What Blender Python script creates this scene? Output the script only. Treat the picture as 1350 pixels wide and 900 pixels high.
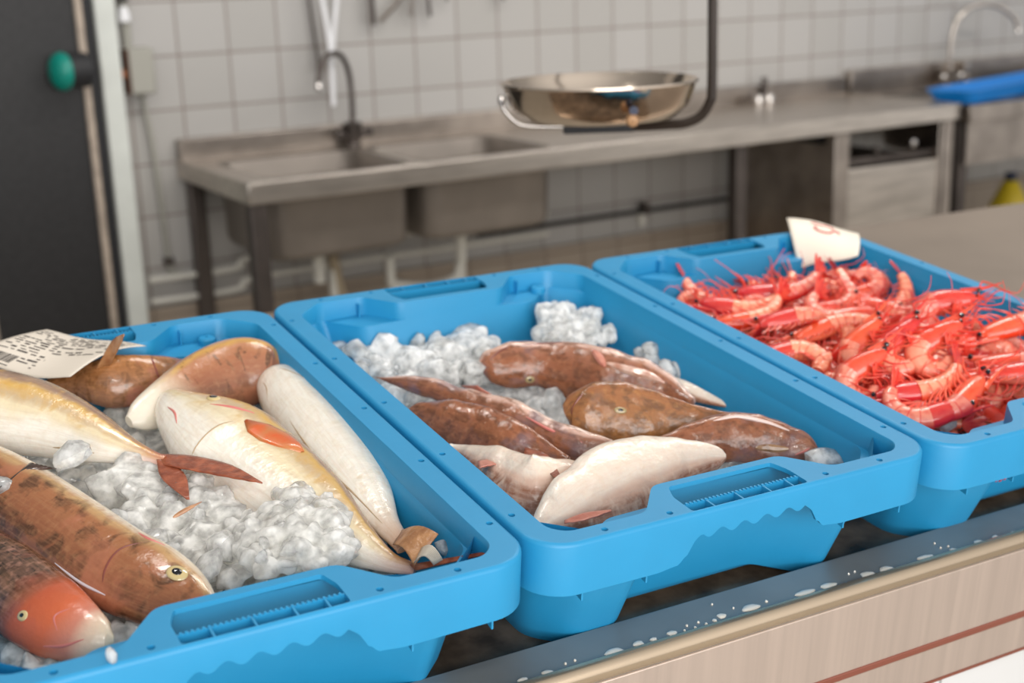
import bpy, bmesh, math, random
from mathutils import Vector, Matrix, noise
random.seed(7)
for o in list(bpy.data.objects): bpy.data.objects.remove(o)
SC = bpy.context.scene; COL = SC.collection
PI = math.pi
# ------------------------------------------------------------------ camera, light, exposure
F = 1770.0                                           # focal length in pixels of a 1350 wide frame
CAM = Vector((-1.17298877, -3.82425698, 1.41585948))
RR = Matrix(((0.85812897, -0.5124936, -0.03106417), (-0.16519956, -0.21831531, -0.96179391), (0.48613144, 0.83047501, -0.27200641)))
cd = bpy.data.cameras.new('camera'); cam = bpy.data.objects.new('camera', cd); COL.objects.link(cam)
right, down, fwd = RR[0], RR[1], RR[2]
cm = Matrix((right, -down, -fwd)).transposed().to_4x4(); cm.translation = CAM
cam.matrix_world = cm
cd.sensor_width = 36.0; cd.lens = F / 1350 * 36.0; cd.clip_start = 0.05
cd.dof.use_dof = True; cd.dof.focus_distance = 1.08; cd.dof.aperture_fstop = 5.2
SC.camera = cam
w = bpy.data.worlds.new('daylight'); SC.world = w; w.use_nodes = True
nt = w.node_tree; bg = nt.nodes['Background']
tc = nt.nodes.new('ShaderNodeTexCoord'); sx = nt.nodes.new('ShaderNodeSeparateXYZ')
mr = nt.nodes.new('ShaderNodeMapRange'); cr = nt.nodes.new('ShaderNodeValToRGB')
nt.links.new(tc.outputs['Generated'], sx.inputs[0])
mr.inputs['From Min'].default_value = -1; mr.inputs['From Max'].default_value = 1
nt.links.new(sx.outputs['Y'], mr.inputs['Value']); nt.links.new(mr.outputs[0], cr.inputs[0])
# the open street side of the stall (-Y) is bright, the inside of the hall dim
cr.color_ramp.elements[0].position = 0.0; cr.color_ramp.elements[0].color = (1.5, 1.47, 1.44, 1)
cr.color_ramp.elements[1].position = 1.0; cr.color_ramp.elements[1].color = (0.16, 0.15, 0.14, 1)
e = cr.color_ramp.elements.new(0.42); e.color = (0.44, 0.435, 0.43, 1)
nt.links.new(cr.outputs[0], bg.inputs['Color']); bg.inputs['Strength'].default_value = 0.85
def area_light(name, loc, target, sx_, sy_, power, col=(1, 1, 1)):
    l = bpy.data.lights.new(name, 'AREA'); l.shape = 'RECTANGLE'; l.size = sx_; l.size_y = sy_; l.energy = power; l.color = col
    o = bpy.data.objects.new(name, l); COL.objects.link(o); o.location = loc
    o.rotation_euler = (Vector(target) - Vector(loc)).to_track_quat('-Z', 'Y').to_euler(); return o
area_light('street_opening_light', (-1.1, -5.4, 1.55), (-0.2, -2.8, 1.0), 2.8, 1.3, 72, (1, 0.98, 0.95))
area_light('added_overhead_light', (-0.9, -2.0, 2.9), (-0.6, -2.9, 0), .5, 0.08, 9, (1, 0.96, 0.9))  # this and the next: unseen lights added for small glints on fish and shrimp
area_light('added_overhead_light', (-1.5, -4.6, 2.9), (-0.6, -2.9, 1), .4, 0.08, 9, (1, 0.96, 0.9))
area_light('added_overhead_light', (0.7, -1.9, 3.0), (0.7, -1.9, 0), 1.3, 0.25, 26, (1, 0.96, 0.9))  # this and the next: unseen, added to brighten the back wall and floor
area_light('added_overhead_light', (2.4, -1.9, 3.0), (2.4, -1.9, 0), 1.3, 0.25, 26, (1, 0.96, 0.9))
SC.view_settings.view_transform = 'Standard'; SC.view_settings.look = 'None'
SC.view_settings.exposure = 0.0; SC.view_settings.gamma = 1.0; SC.view_settings.use_curve_mapping = False
# ------------------------------------------------------------------ frames
# the display counter slopes down towards the customer: its own frame, origin at the near left rim corner of the middle crate
MC = Matrix(((0.99945904, 0.03196749, 0.00772751), (-0.03097247, 0.9939111, -0.10574231), (-0.01106077, 0.10544577, 0.99436354))).to_4x4()
MC.translation = Vector((-0.70420728, -3.05584637, 1.00080377))
MCI = MC.inverted(); IDM = Matrix.Identity(4)
camC = MCI @ CAM
def ray(x, y):
    return (right * ((x - 675) / F) + down * ((y - 450) / F) + fwd)
def Wp(x, y, ax, v):
    d = ray(x, y); return CAM + d * ((v - CAM[ax]) / d[ax])
def Cp(x, y, z, ax=2):
    d = MCI.to_3x3() @ ray(x, y); return camC + d * ((z - camC[ax]) / d[ax])
# ------------------------------------------------------------------ material helpers
def hexc(r, g, b):
    f = lambda c: ((c / 255) / 12.92) if c <= 10 else (((c / 255) + .055) / 1.055) ** 2.4
    return (f(r), f(g), f(b), 1)
def mat(name, col, rough=.5, metal=0.0, spec=None, noise_scale=0, noise_amt=0, bump=0, bump_scale=50, coat=0, trans=0, ior=None, sss=0, col2=None, stretch=None, sss_col=None, em=None):
    m = bpy.data.materials.new(name); m.use_nodes = True; n = m.node_tree; b = n.nodes['Principled BSDF']
    b.inputs['Base Color'].default_value = col; b.inputs['Roughness'].default_value = rough; b.inputs['Metallic'].default_value = metal
    if spec is not None: b.inputs['Specular IOR Level'].default_value = spec
    if coat: b.inputs['Coat Weight'].default_value = coat; b.inputs['Coat Roughness'].default_value = .08
    if trans: b.inputs['Transmission Weight'].default_value = trans
    if ior: b.inputs['IOR'].default_value = ior
    if sss:
        b.inputs['Subsurface Weight'].default_value = sss; b.inputs['Subsurface Scale'].default_value = .006
        b.inputs['Subsurface Radius'].default_value = sss_col or (1, .6, .4)
    t = n.nodes.new('ShaderNodeTexCoord'); src = t.outputs['Object']
    if stretch:
        mp = n.nodes.new('ShaderNodeMapping'); mp.inputs['Scale'].default_value = stretch; n.links.new(src, mp.inputs[0]); src = mp.outputs[0]
    if noise_scale:
        nz = n.nodes.new('ShaderNodeTexNoise'); nz.inputs['Scale'].default_value = noise_scale; nz.inputs['Detail'].default_value = 5
        n.links.new(src, nz.inputs['Vector'])
        mx = n.nodes.new('ShaderNodeMix'); mx.data_type = 'RGBA'
        c2 = col2 or tuple(list(c * (1 - noise_amt) for c in col[:3]) + [1])
        mx.inputs[6].default_value = col; mx.inputs[7].default_value = c2
        r = n.nodes.new('ShaderNodeMapRange'); r.inputs['From Min'].default_value = .35; r.inputs['From Max'].default_value = .65
        n.links.new(nz.outputs[0], r.inputs[0]); n.links.new(r.outputs[0], mx.inputs[0]); n.links.new(mx.outputs[2], b.inputs['Base Color'])
    if bump:
        nb = n.nodes.new('ShaderNodeTexNoise'); nb.inputs['Scale'].default_value = bump_scale; nb.inputs['Detail'].default_value = 4
        n.links.new(src, nb.inputs['Vector']); bp = n.nodes.new('ShaderNodeBump'); bp.inputs['Strength'].default_value = bump; bp.inputs['Distance'].default_value = .002
        n.links.new(nb.outputs[0], bp.inputs['Height']); n.links.new(bp.outputs[0], b.inputs['Normal'])
    return m
STEEL = mat('brushed_steel', (.62, .56, .50, 1), .30, 1, noise_scale=6, noise_amt=.25, bump=.15, bump_scale=30, stretch=(1, 8, 8))
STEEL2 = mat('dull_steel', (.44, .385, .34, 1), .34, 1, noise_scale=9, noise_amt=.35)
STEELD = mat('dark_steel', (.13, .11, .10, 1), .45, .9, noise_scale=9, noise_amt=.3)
CHROME = mat('chrome', (.62, .58, .55, 1), .12, 1)
PANM = mat('pan_steel', (.72, .61, .50, 1), .13, 1, noise_scale=5, noise_amt=.1)
BLUE = mat('blue_plastic', (.016, .258, .505, 1), .46, 0, noise_scale=14, noise_amt=.06, bump=.12, bump_scale=60, spec=.5)
BLACKM = mat('black_rubber', (.012, .012, .014, 1), .6)
DOORM = mat('dark_door_skin', (.018, .017, .018, 1), .5, noise_scale=60, noise_amt=.5)
WHITEP = mat('white_paint', (.62, .64, .60, 1), .45, noise_scale=8, noise_amt=.12)
BEIGE = mat('beige_edge', (.45, .37, .30, 1), .5, noise_scale=30, noise_amt=.3)
GREYP = mat('grey_plastic', (.33, .32, .28, 1), .5)
GREEN = mat('green_plastic', (.0, .22, .17, 1), .35)
PVC = mat('white_pipe', (.66, .64, .58, 1), .4)
WHITECL = mat('white_plastic', (.80, .80, .82, 1), .35)
FASCIA = mat('fascia_metal', (.56, .46, .40, 1), .42, .55, noise_scale=3, noise_amt=.12, stretch=(30, 1, 1))
REDG = mat('red_groove', (.20, .058, .036, 1), .35)
GOLD = mat('brass_nosing', (.60, .48, .35, 1), .24, .85, noise_scale=3, noise_amt=.15)
STRIP = mat('wet_steel_strip', (.27, .285, .285, 1), .32, .45, noise_scale=7, noise_amt=.25, bump=.2, bump_scale=12)
WELL = mat('wet_deck_steel', (.27, .19, .13, 1), .26, .45, noise_scale=25, noise_amt=.7, bump=.5, bump_scale=30)
DECK = mat('grey_deck_steel', (.30, .245, .20, 1), .42, .6, noise_scale=4, noise_amt=.2)
YELLOW = mat('yellow_plastic', (.65, .48, .02, 1), .4)
DARKBL = mat('dark_blue_plastic', (.01, .02, .06, 1), .4)
BLUEB = mat('bright_blue_plastic', (.0, .20, .62, 1), .4)
WOODM = mat('tan_knob', (.45, .25, .12, 1), .5)
FLOORM = mat('floor_tile', (.50, .45, .38, 1), .5, noise_scale=6, noise_amt=.2)
def tile_mat(name, tcol, tcol2, grout, size, shift, ax='XZ', mortar=.0035):
    m = bpy.data.materials.new(name); m.use_nodes = True; n = m.node_tree; b = n.nodes['Principled BSDF']
    t = n.nodes.new('ShaderNodeTexCoord'); s = n.nodes.new('ShaderNodeSeparateXYZ'); c = n.nodes.new('ShaderNodeCombineXYZ')
    n.links.new(t.outputs['Object'], s.inputs[0]); n.links.new(s.outputs[ax[0]], c.inputs[0])
    ad = n.nodes.new('ShaderNodeMath'); ad.inputs[1].default_value = -shift; n.links.new(s.outputs[ax[1]], ad.inputs[0]); n.links.new(ad.outputs[0], c.inputs[1])
    br = n.nodes.new('ShaderNodeTexBrick'); br.offset = 0; br.squash = 1
    br.inputs['Scale'].default_value = 1; br.inputs['Brick Width'].default_value = size; br.inputs['Row Height'].default_value = size
    br.inputs['Mortar Size'].default_value = mortar; br.inputs['Mortar Smooth'].default_value = .2
    br.inputs['Color1'].default_value = tcol; br.inputs['Color2'].default_value = tcol2; br.inputs['Mortar'].default_value = grout
    n.links.new(c.outputs[0], br.inputs['Vector']); n.links.new(br.outputs['Color'], b.inputs['Base Color'])
    b.inputs['Roughness'].default_value = .28
    bp = n.nodes.new('ShaderNodeBump'); bp.inputs['Strength'].default_value = .4; bp.inputs['Distance'].default_value = .002; bp.invert = True
    n.links.new(br.outputs['Fac'], bp.inputs['Height']); n.links.new(bp.outputs[0], b.inputs['Normal'])
    return m
TILE = tile_mat('wall_tiles', hexc(172, 169, 166), hexc(166, 163, 159), hexc(130, 120, 113), .15, .14)
TILEB = tile_mat('skirting_tiles', hexc(160, 146, 131), hexc(152, 139, 125), hexc(118, 105, 94), .15, .0)
TILEW = tile_mat('counter_tiles', hexc(205, 205, 205), hexc(202, 202, 202), hexc(150, 150, 150), .15, .09, mortar=.002)
# ------------------------------------------------------------------ object helpers
def link(o): COL.objects.link(o); return o
def setp(o, label=None, cat=None, group=None, kind=None):
    if label: o['label'] = label
    if cat: o['category'] = cat
    if group: o['group'] = group
    if kind: o['kind'] = kind
    return o
def empty(name, loc, label=None, cat=None, group=None, basis=IDM):
    o = link(bpy.data.objects.new(name, None)); o.empty_display_size = .02
    m = basis.to_3x3().to_4x4(); m.translation = Vector(loc); o.matrix_basis = m
    return setp(o, label, cat, group)
class MB:
    """collects shapes; coordinates in the frame xf (world by default)"""
    def __init__(s): s.v = []; s.f = []; s.uv = {}; s.sm = []
    def add(s, vs, fs, smooth=True):
        o = len(s.v); s.v += [Vector(v) for v in vs]
        for f in fs: s.f.append([i + o for i in f]); s.sm.append(smooth)
        return o
    def box(s, a, b, m=None):
        x0, y0, z0 = a; x1, y1, z1 = b
        vs = [Vector(p) for p in ((x0, y0, z0), (x1, y0, z0), (x1, y1, z0), (x0, y1, z0), (x0, y0, z1), (x1, y0, z1), (x1, y1, z1), (x0, y1, z1))]
        if m: vs = [m @ v for v in vs]
        s.add(vs, [(0, 3, 2, 1), (4, 5, 6, 7), (0, 1, 5, 4), (1, 2, 6, 5), (2, 3, 7, 6), (3, 0, 4, 7)], False); return s
    def loft(s, rings, closed=True, cap0=True, cap1=True, smooth=True):
        n = len(rings[0]); o = len(s.v)
        for r in rings: s.v += [Vector(p) for p in r]
        for i in range(len(rings) - 1):
            for j in range(n if closed else n - 1):
                k = (j + 1) % n
                s.f.append([o + i * n + j, o + i * n + k, o + (i + 1) * n + k, o + (i + 1) * n + j]); s.sm.append(smooth)
        if cap0: s.f.append([o + j for j in range(n)][::-1]); s.sm.append(False)
        if cap1: s.f.append([o + (len(rings) - 1) * n + j for j in range(n)]); s.sm.append(False)
        return s
    def tube(s, pts, r, n=10, cap=True, flat=1.0):
        pts = [Vector(p) for p in pts]; rings = []; N = len(pts)
        rs = r if isinstance(r, (list, tuple)) else [r] * N
        t0 = (pts[1] - pts[0]).normalized(); u = t0.orthogonal().normalized()
        for i, p in enumerate(pts):
            t = (pts[min(i + 1, N - 1)] - pts[max(i - 1, 0)]).normalized()
            u = (u - t * u.dot(t)); u = u.normalized() if u.length > 1e-6 else t.orthogonal().normalized()
            v = t.cross(u)
            rings.append([p + u * (rs[i] * math.cos(a)) + v * (rs[i] * flat * math.sin(a)) for a in (2 * PI * k / n for k in range(n))])
        return s.loft(rings, True, cap, cap)
    def lathe(s, c, prof, n=32, ax=None, cap0=False, cap1=False, a0=0, a1=2 * PI):
        q = Vector((0, 0, 1)).rotation_difference(Vector(ax)).to_matrix() if ax else Matrix.Identity(3)
        c = Vector(c)
        rings = [[c + q @ Vector((r * math.cos(2 * PI * k / n), r * math.sin(2 * PI * k / n), z)) for k in range(n)] for r, z in prof]
        return s.loft(rings, True, cap0, cap1)
    def build(s, name, m, parent=None, xf=IDM, bevel=0, solid=0, sub=0, seg=2, sharp=38):
        me = bpy.data.meshes.new(name)
        tf = xf
        if parent is not None: tf = parent_world(parent).inverted() @ xf
        me.from_pydata([tf @ v for v in s.v], [], s.f)
        me.polygons.foreach_set('use_smooth', s.sm)
        bm = bmesh.new(); bm.from_mesh(me); bmesh.ops.recalc_face_normals(bm, faces=bm.faces[:]); bm.to_mesh(me); bm.free()
        if sharp: me.set_sharp_from_angle(angle=math.radians(sharp))
        if s.uv:
            ul = me.uv_layers.new(name='UVMap'); d = ul.data
            for lp in me.loops: d[lp.index].uv = s.uv.get(lp.vertex_index, (0, 0))
        me.materials.append(m); o = link(bpy.data.objects.new(name, me))
        if parent is not None: o.parent = parent
        if bevel:
            bv = o.modifiers.new('bevel', 'BEVEL'); bv.width = bevel; bv.segments = seg; bv.limit_method = 'ANGLE'; bv.angle_limit = math.radians(40)
        if solid:
            so = o.modifiers.new('solid', 'SOLIDIFY'); so.thickness = solid; so.offset = 0
        if sub:
            sb = o.modifiers.new('sub', 'SUBSURF'); sb.levels = sub; sb.render_levels = sub
        return o
def parent_world(o):
    m = o.matrix_basis.copy()
    while o.parent: o = o.parent; m = o.matrix_basis @ m
    return m
def smooth_pts(pts, n=6):
    """catmull-rom through the points"""
    P = [Vector(p) for p in pts]; P = [P[0] * 2 - P[1]] + P + [P[-1] * 2 - P[-2]]; out = []
    for i in range(1, len(P) - 2):
        for k in range(n):
            t = k / n; a, b, c, d = P[i - 1:i + 3]
            out.append(.5 * ((2 * b) + (c - a) * t + (2 * a - 5 * b + 4 * c - d) * t * t + (3 * b - a - 3 * c + d) * t ** 3))
    return out + [P[-2]]
# ------------------------------------------------------------------ the room
setp(MB().box((-2.2, 0, 0), (6.0, .12, 3.0)).build('wall_back', TILE), kind='structure')
setp(MB().box((-4.5, -7, -.1), (6.0, 0, 0)).build('floor', FLOORM), kind='structure')
setp(MB().box((-2.2, -.02, 0), (6.0, -.0005, .475)).build('baseboard_back', TILEB, bevel=.003), kind='structure')
# cold room door at the left: dark leaf, beige leaf edge, black gasket, white frame
xd = lambda px, y: Wp(px, 200, 1, y).x
d = empty('door_1', (-.6, -.06, 0)); setp(d, kind='structure')
MB().box((-1.9, -.06, 0), (-.290, -.03, 2.4)).build('door_leaf', DOORM, d)
MB().box((-.290, -.075, 0), (-.270, -.03, 2.4)).build('leaf_edge', BEIGE, d, bevel=.003)
MB().box((-.268, -.062, 0), (-.240, -.0, 2.4)).build('door_gasket', BLACKM, d, bevel=.004)
MB().box((-.240, -.08, 0), (-.184, -.0, 2.4)).build('door_frame', WHITEP, d, bevel=.004)
MB().box((-.60, -.062, 0), (-.59, -.0601, .6)).build('leaf_seam', BEIGE, d)
kc = Wp(84, 94, 1, -.13)
kx = empty('push_knob', kc, 'round green push knob with a black collar on the cold room door', 'knob')
KA = Vector((-1, -.22, 0)).normalized()
MB().lathe(kc - KA * .005, [(.001, 0), (.044, 0), (.046, -.02), (.046, -.055), (.001, -.055)], 30, ax=KA).build('collar', BLACKM, kx)
MB().lathe(kc, [(.030, -.006), (.048, -.005), (.051, .004), (.047, .018), (.032, .030), (.001, .034)], 30, ax=KA).build('knob_cap', GREEN, kx)
sb = empty('switch_box', (-.13, -.001, 1.155), 'grey electrical switch box on the tiles beside the white door frame', 'switch')
MB().box((-.165, -.075, 1.095), (-.092, -.001, 1.22)).build('box_body', GREYP, sb, bevel=.006)
MB().box((-.172, -.078, 1.098), (-.160, -.03, 1.218)).build('side_plate', mat('rusty_brown', (.06, .025, .012, 1), .6), sb, bevel=.002)
MB().lathe((-.172, -.06, 1.152), [(.001, 0), (.014, 0), (.011, .018), (.001, .022)], 16, ax=(-1, 0, 0), cap0=True).build('lever', mat('orange_brown', (.30, .09, .02, 1), .5), sb)
cn = empty('conduit', (-.13, -.012, .6), 'thin grey conduit running down the tiles below the switch box', 'pipe')
MB().tube(smooth_pts([(-.118, -.012, 1.10), (-.100, -.014, .90), (-.092, -.014, .62), (-.088, -.02, .585), (-.06, -.02, .565), (-.02, -.02, .56)]), .007).build('tube', GREYP, cn)
MB().box((-.105, -.03, .60), (-.08, -.001, .62)).build('clip', STEELD, cn, bevel=.002)
MB().tube([(-.145, -.02, 1.22), (-.145, -.02, 1.6)], .012).build('upper_tube', GREYP, cn)
MB().lathe((-.150, -.03, 1.29), [(.001, 0), (.016, 0), (.017, .018), (.010, .04), (.001, .042)], 16).build('white_cap', WHITECL, cn)
MB().lathe((-.150, -.035, 1.345), [(.001, 0), (.014, 0), (.014, .03), (.001, .03)], 16).build('dark_knob', BLACKM, cn)
for k, (z, lab) in enumerate(((.565, 'upper of the two white pipes low on the wall behind the sink legs'), (.500, 'lower of the two white pipes low on the wall behind the sink legs'))):
    setp(MB().tube(smooth_pts([(-.16, -.035, z), (.1, -.035, z), (.22, -.035, z + .03), (1.2, -.035, z + .03)], 8), .0085).build('water_pipe', PVC), lab, 'pipe', 'white water pipes')
bp = empty('black_pipe', (1.6, -.03, .55), 'thin black pipe running along the tiles under the steel counter', 'pipe')
MB().tube([(.93, -.03, .556), (2.6, -.03, .556)], .008).build('tube', BLACKM, bp)
MB().box((1.60, -.045, .545), (1.615, -.001, .585)).build('bracket', STEELD, bp)
MB().box((1.597, -.02, .50), (1.618, -.001, .545)).build('bracket', PVC, bp)
# --- steel double sink and counter
BASIN = mat('basin_steel', (.26, .225, .195, 1), .40, .55, noise_scale=5, noise_amt=.25)
def rrect(x0, y0, x1, y1, r, z, n=5):
    out = []
    for cx, cy, a in ((x1 - r, y1 - r, 0), (x0 + r, y1 - r, PI / 2), (x0 + r, y0 + r, PI), (x1 - r, y0 + r, 1.5 * PI)):
        for k in range(n + 1):
            t = a + PI / 2 * k / n; out.append(Vector((cx + r * math.cos(t), cy + r * math.sin(t), z)))
    return out
def fill_holes(mb, outer, holes, smooth=False):
    bm = bmesh.new(); es = []
    for lp in [outer] + holes:
        vs = [bm.verts.new(p) for p in lp]
        es += [bm.edges.new((vs[i], vs[(i + 1) % len(vs)])) for i in range(len(vs))]
    bmesh.ops.triangle_fill(bm, use_beauty=True, use_dissolve=False, edges=es)
    bm.verts.index_update()
    mb.add([v.co.copy() for v in bm.verts], [[v.index for v in f.verts] for f in bm.faces], smooth); bm.free()
ZT = .895
sk = empty('sink_counter', (1.25, -.3, 0), 'long stainless steel double sink counter along the tiled wall', 'sink')
b1 = (.030, -.535, .462, -.12); b2 = (.488, -.535, .925, -.12); X0, X1 = -.035, 2.545
top = MB(); fill_holes(top, [Vector(p) for p in ((X0, -.59, ZT), (X1, -.59, ZT), (X1, 0 - .03, ZT), (X0, -.03, ZT))], [rrect(*b1, .05, ZT), rrect(*b2, .05, ZT)])
top.box((X0, -.592, ZT - .052), (X1, -.578, ZT + .004)); top.box((X0 - .002, -.59, ZT - .052), (X0 + .012, -.002, ZT + .003)); top.box((X1 - .01, -.59, ZT - .052), (X1, -.002, ZT + .003))
top.build('worktop', STEEL, sk, bevel=.003)
MB().box((X0, -.04, ZT - .02), (X1, -.002, ZT + .062)).build('backsplash', STEEL2, sk, bevel=.004)
for b in (b1, b2):
    m = MB(); m.loft([rrect(*b, .05, ZT), rrect(b[0] + .006, b[1] + .006, b[2] - .006, b[3] - .006, .05, ZT - .008), rrect(b[0] + .010, b[1] + .010, b[2] - .010, b[3] - .010, .055, ZT - .205),
            rrect(b[0] + .016, b[1] + .016, b[2] - .016, b[3] - .016, .055, ZT - .219), rrect(b[0] + .028, b[1] + .028, b[2] - .028, b[3] - .028, .055, ZT - .226), rrect(b[0] + .2, b[1] + .17, b[2] - .2, b[3] - .17, .008, ZT - .229)], cap0=False)
    m.build('basin', BASIN, sk, solid=.002)
    MB().lathe(((b[0] + b[2]) / 2, (b[1] + b[3]) / 2, ZT - .231), [(.001, 0), (.03, 0), (.03, -.02), (.016, -.04), (.016, -.11), (.001, -.11)], 16).build('drain', PVC, sk)
for lx, ly in ((-.028, -.575), (-.022, -.06), (1.565, -.575), (2.495, -.575)):
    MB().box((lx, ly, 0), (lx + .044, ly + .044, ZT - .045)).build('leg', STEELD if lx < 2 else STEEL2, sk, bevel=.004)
# second run of counter with its own basin front at the right
rs = empty('right_sink', (3.1, -.3, 0), 'steel sink at the right end of the wall with a blue tray on it', 'sink')
m = MB(); b3 = (2.62, -.52, 3.5, -.12)
fill_holes(m, [Vector(p) for p in ((2.56, -.62, ZT - .01), (4.4, -.62, ZT - .01), (4.4, -.03, ZT - .01), (2.56, -.03, ZT - .01))], [rrect(*b3, .05, ZT - .01)])
m.box((2.56, -.622, ZT - .065), (4.4, -.608, ZT - .005)); m.box((2.56, -.62, ZT - .06), (2.57, -.03, ZT - .008)); m.build('worktop', STEEL2, rs, bevel=.003)
m = MB(); m.loft([rrect(*b3, .05, ZT - .012), rrect(2.63, -.51, 3.49, -.13, .05, ZT - .19), rrect(2.66, -.49, 3.46, -.15, .05, ZT - .205), rrect(3.0, -.35, 3.1, -.3, .02, ZT - .206)], cap0=False); m.build('basin', STEEL2, rs, solid=.002)
MB().box((2.575, -.60, ZT - .215), (4.4, -.595, ZT - .06)).build('front_panel', STEEL2, rs)
MB().box((2.57, -.04, ZT - .02), (4.4, -.002, ZT + .085)).build('backsplash', STEEL2, rs, bevel=.004)
for lx in (2.565, 4.3): MB().box((lx, -.58, 0), (lx + .044, -.54, ZT - .06)).build('leg', STEELD, rs, bevel=.003)
MB().box((3.12, -.10, ZT), (3.15, -.04, ZT + .085)).build('bracket', STEEL, rs)
# under counter cabinet (open, dark top compartment, steel door)
ub = empty('under_counter_cabinet', (2.2, -.3, 0), 'stainless steel cabinet under the counter with a dark open slot above its door', 'cabinet')
MB().box((1.985, -.56, 0), (2.0, -.10, .80)).build('side_panel', STEEL2, ub)
MB().box((2.0, -.11, 0), (2.49, -.10, .80)).build('back_panel', BLACKM, ub)
MB().box((2.0, -.545, .70), (2.49, -.11, .715)).build('shelf', STEELD, ub)
MB().box((1.98, -.575, 0), (2.045, -.53, .84)).build('post', STEEL2, ub, bevel=.003)
MB().box((2.045, -.565, 0), (2.475, -.55, .715)).build('door', STEEL, ub, bevel=.006)
MB().box((2.045, -.545, .72), (2.475, -.52, .745)).build('slot_rail', STEELD, ub, bevel=.004)
MB().lathe((2.36, -.54, .775), [(.001, 0), (.016, 0), (.013, .02), (.001, .022)], 16, ax=(0, -1, 0), cap0=True).build('dial', CHROME, ub)
MB().lathe((2.19, -.54, .765), [(.001, 0), (.014, 0), (.011, .02), (.001, .022)], 16, ax=(0, -1, 0), cap0=True).build('dial', STEELD, ub)
MB().box((2.472, -.57, 0), (2.49, -.53, .84)).build('post', STEEL2, ub, bevel=.003)
# faucets
def faucet(name, base, pts, r, label, mm, lever):
    f = empty(name, base, label, 'faucet')
    MB().tube(smooth_pts(pts, 8), r, 14).build('spout', mm, f)
    b = Vector(base)
    MB().lathe(b, [(.001, 0), (.024, 0), (.024, .006), (.020, .012), (.026, .045), (.030, .07), (.012, .075), (.001, .075)], 20).build('base', mm, f)
    for s in (-1, 1):
        MB().tube([b + Vector((s * .012, 0, .03)), b + Vector((s * .045, -.01, .038))], [.011, .009]).build('valve', mm, f)
        MB().lathe(b + Vector((s * .048, -.011, .030)), [(.001, 0), (.013, 0), (.015, .008), (.012, .024), (.001, .026)], 14, cap0=True).build('handle', CHROME if lever else STEELD, f)
    e = Vector(pts[-1]); MB().lathe(e + Vector((0, 0, -.022)), [(.001, 0), (.011, 0), (.012, .006), (.009, .024)], 14).build('aerator', CHROME, f)
    return f
faucet('faucet', (.484, -.085, ZT), [(.484, -.085, ZT + .04), (.488, -.085, 1.03), (.480, -.09, 1.12), (.445, -.11, 1.170), (.395, -.13, 1.165), (.365, -.145, 1.12), (.358, -.15, 1.095)], .0085, 'steel gooseneck faucet on the double sink, spout bent to the left', STEELD, False)
faucet('faucet', (3.055, -.085, ZT - .01), [(3.055, -.085, ZT), (3.05, -.085, 1.06), (3.075, -.095, 1.15), (3.15, -.11, 1.195), (3.24, -.13, 1.19), (3.32, -.15, 1.145), (3.345, -.16, 1.10)], .0105, 'chrome gooseneck faucet at the right sink, spout arching to the right', STEEL, True)
# tap stub with two knobs in the middle of the counter
tv = empty('mixer_tap', (2.10, -.07, ZT), 'short chrome two-knob tap standing mid way along the steel counter', 'tap')
MB().tube([(2.13, -.05, ZT), (2.13, -.05, ZT + .09)], .011).build('riser', STEELD, tv)
for k, x in enumerate((2.06, 2.11)):
    MB().lathe((x, -.10, ZT), [(.001, 0), (.019, 0), (.021, .012), (.016, .034), (.001, .036)], 18).build('handle', CHROME, tv)
# drain gear behind the sinks
dg = empty('drain_pipes', (.5, -.2, 0), 'cluster of white and brownish drain pipes below the two basins', 'pipe')
for x, y in ((.30, -.30), (.50, -.26), (.72, -.30)):
    MB().tube([(x, y, .58), (x, y, .0)], .014).build('pipe', PVC, dg)
MB().tube(smooth_pts([(.72, -.30, .60), (.70, -.3, .50), (.6, -.28, .48), (.5, -.26, .50)]), .014).build('trap', PVC, dg)
MB().tube(smooth_pts([(.30, -.30, .62), (.33, -.3, .48), (.40, -.28, .46), (.50, -.26, .48)]), .016).build('trap', mat('stained_pipe', (.35, .28, .19, 1), .5), dg)
for k in range(5): MB().tube([(.26 + .07 * k, -.12, .0), (.26 + .07 * k, -.12, .40 + .03 * (k % 3))], .016).build('pipe', mat('tan_pipe', (.42, .34, .24, 1), .5) if k % 2 else PVC, dg)
# blue tray on the right sink, yellow bottle below
bt = empty('blue_tray', (2.9, -.45, ZT), 'bright blue plastic tray lying on the right sink', 'tray')
TR = Matrix.Translation((2.57, -.615, 0)) @ Matrix.Rotation(math.radians(14), 4, 'Z')
MB().loft([[TR @ v for v in r] for r in (rrect(.03, .015, 1.2, .16, .03, ZT - .004), rrect(0, 0, 1.24, .19, .04, ZT + .042), rrect(.02, .015, 1.22, .175, .04, ZT + .042), rrect(.05, .04, 1.17, .15, .03, ZT + .008))]).build('tray_body', BLUEB, bt)
yb = empty('yellow_bottle', (3.19, -.3, 0), 'yellow cleaning bottle with a dark cap on the floor under the right sink', 'bottle')
MB().lathe((3.19, -.3, 0), [(.001, 0), (.085, 0), (.09, .02), (.09, .36), (.08, .42), (.03, .52), (.02, .53), (.001, .53)], 20).build('bottle_body', YELLOW, yb)
MB().lathe((3.19, -.3, .528), [(.024, 0), (.024, .03), (.001, .03)], 16).build('cap', DARKBL, yb)
setp(MB().box((2.72, -.25, .0), (2.86, -.1, .47)).build('white_canister', WHITECL, bevel=.03, seg=4), 'pale canister standing on the floor below the blue tray, left of the yellow bottle', 'canister')
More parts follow.
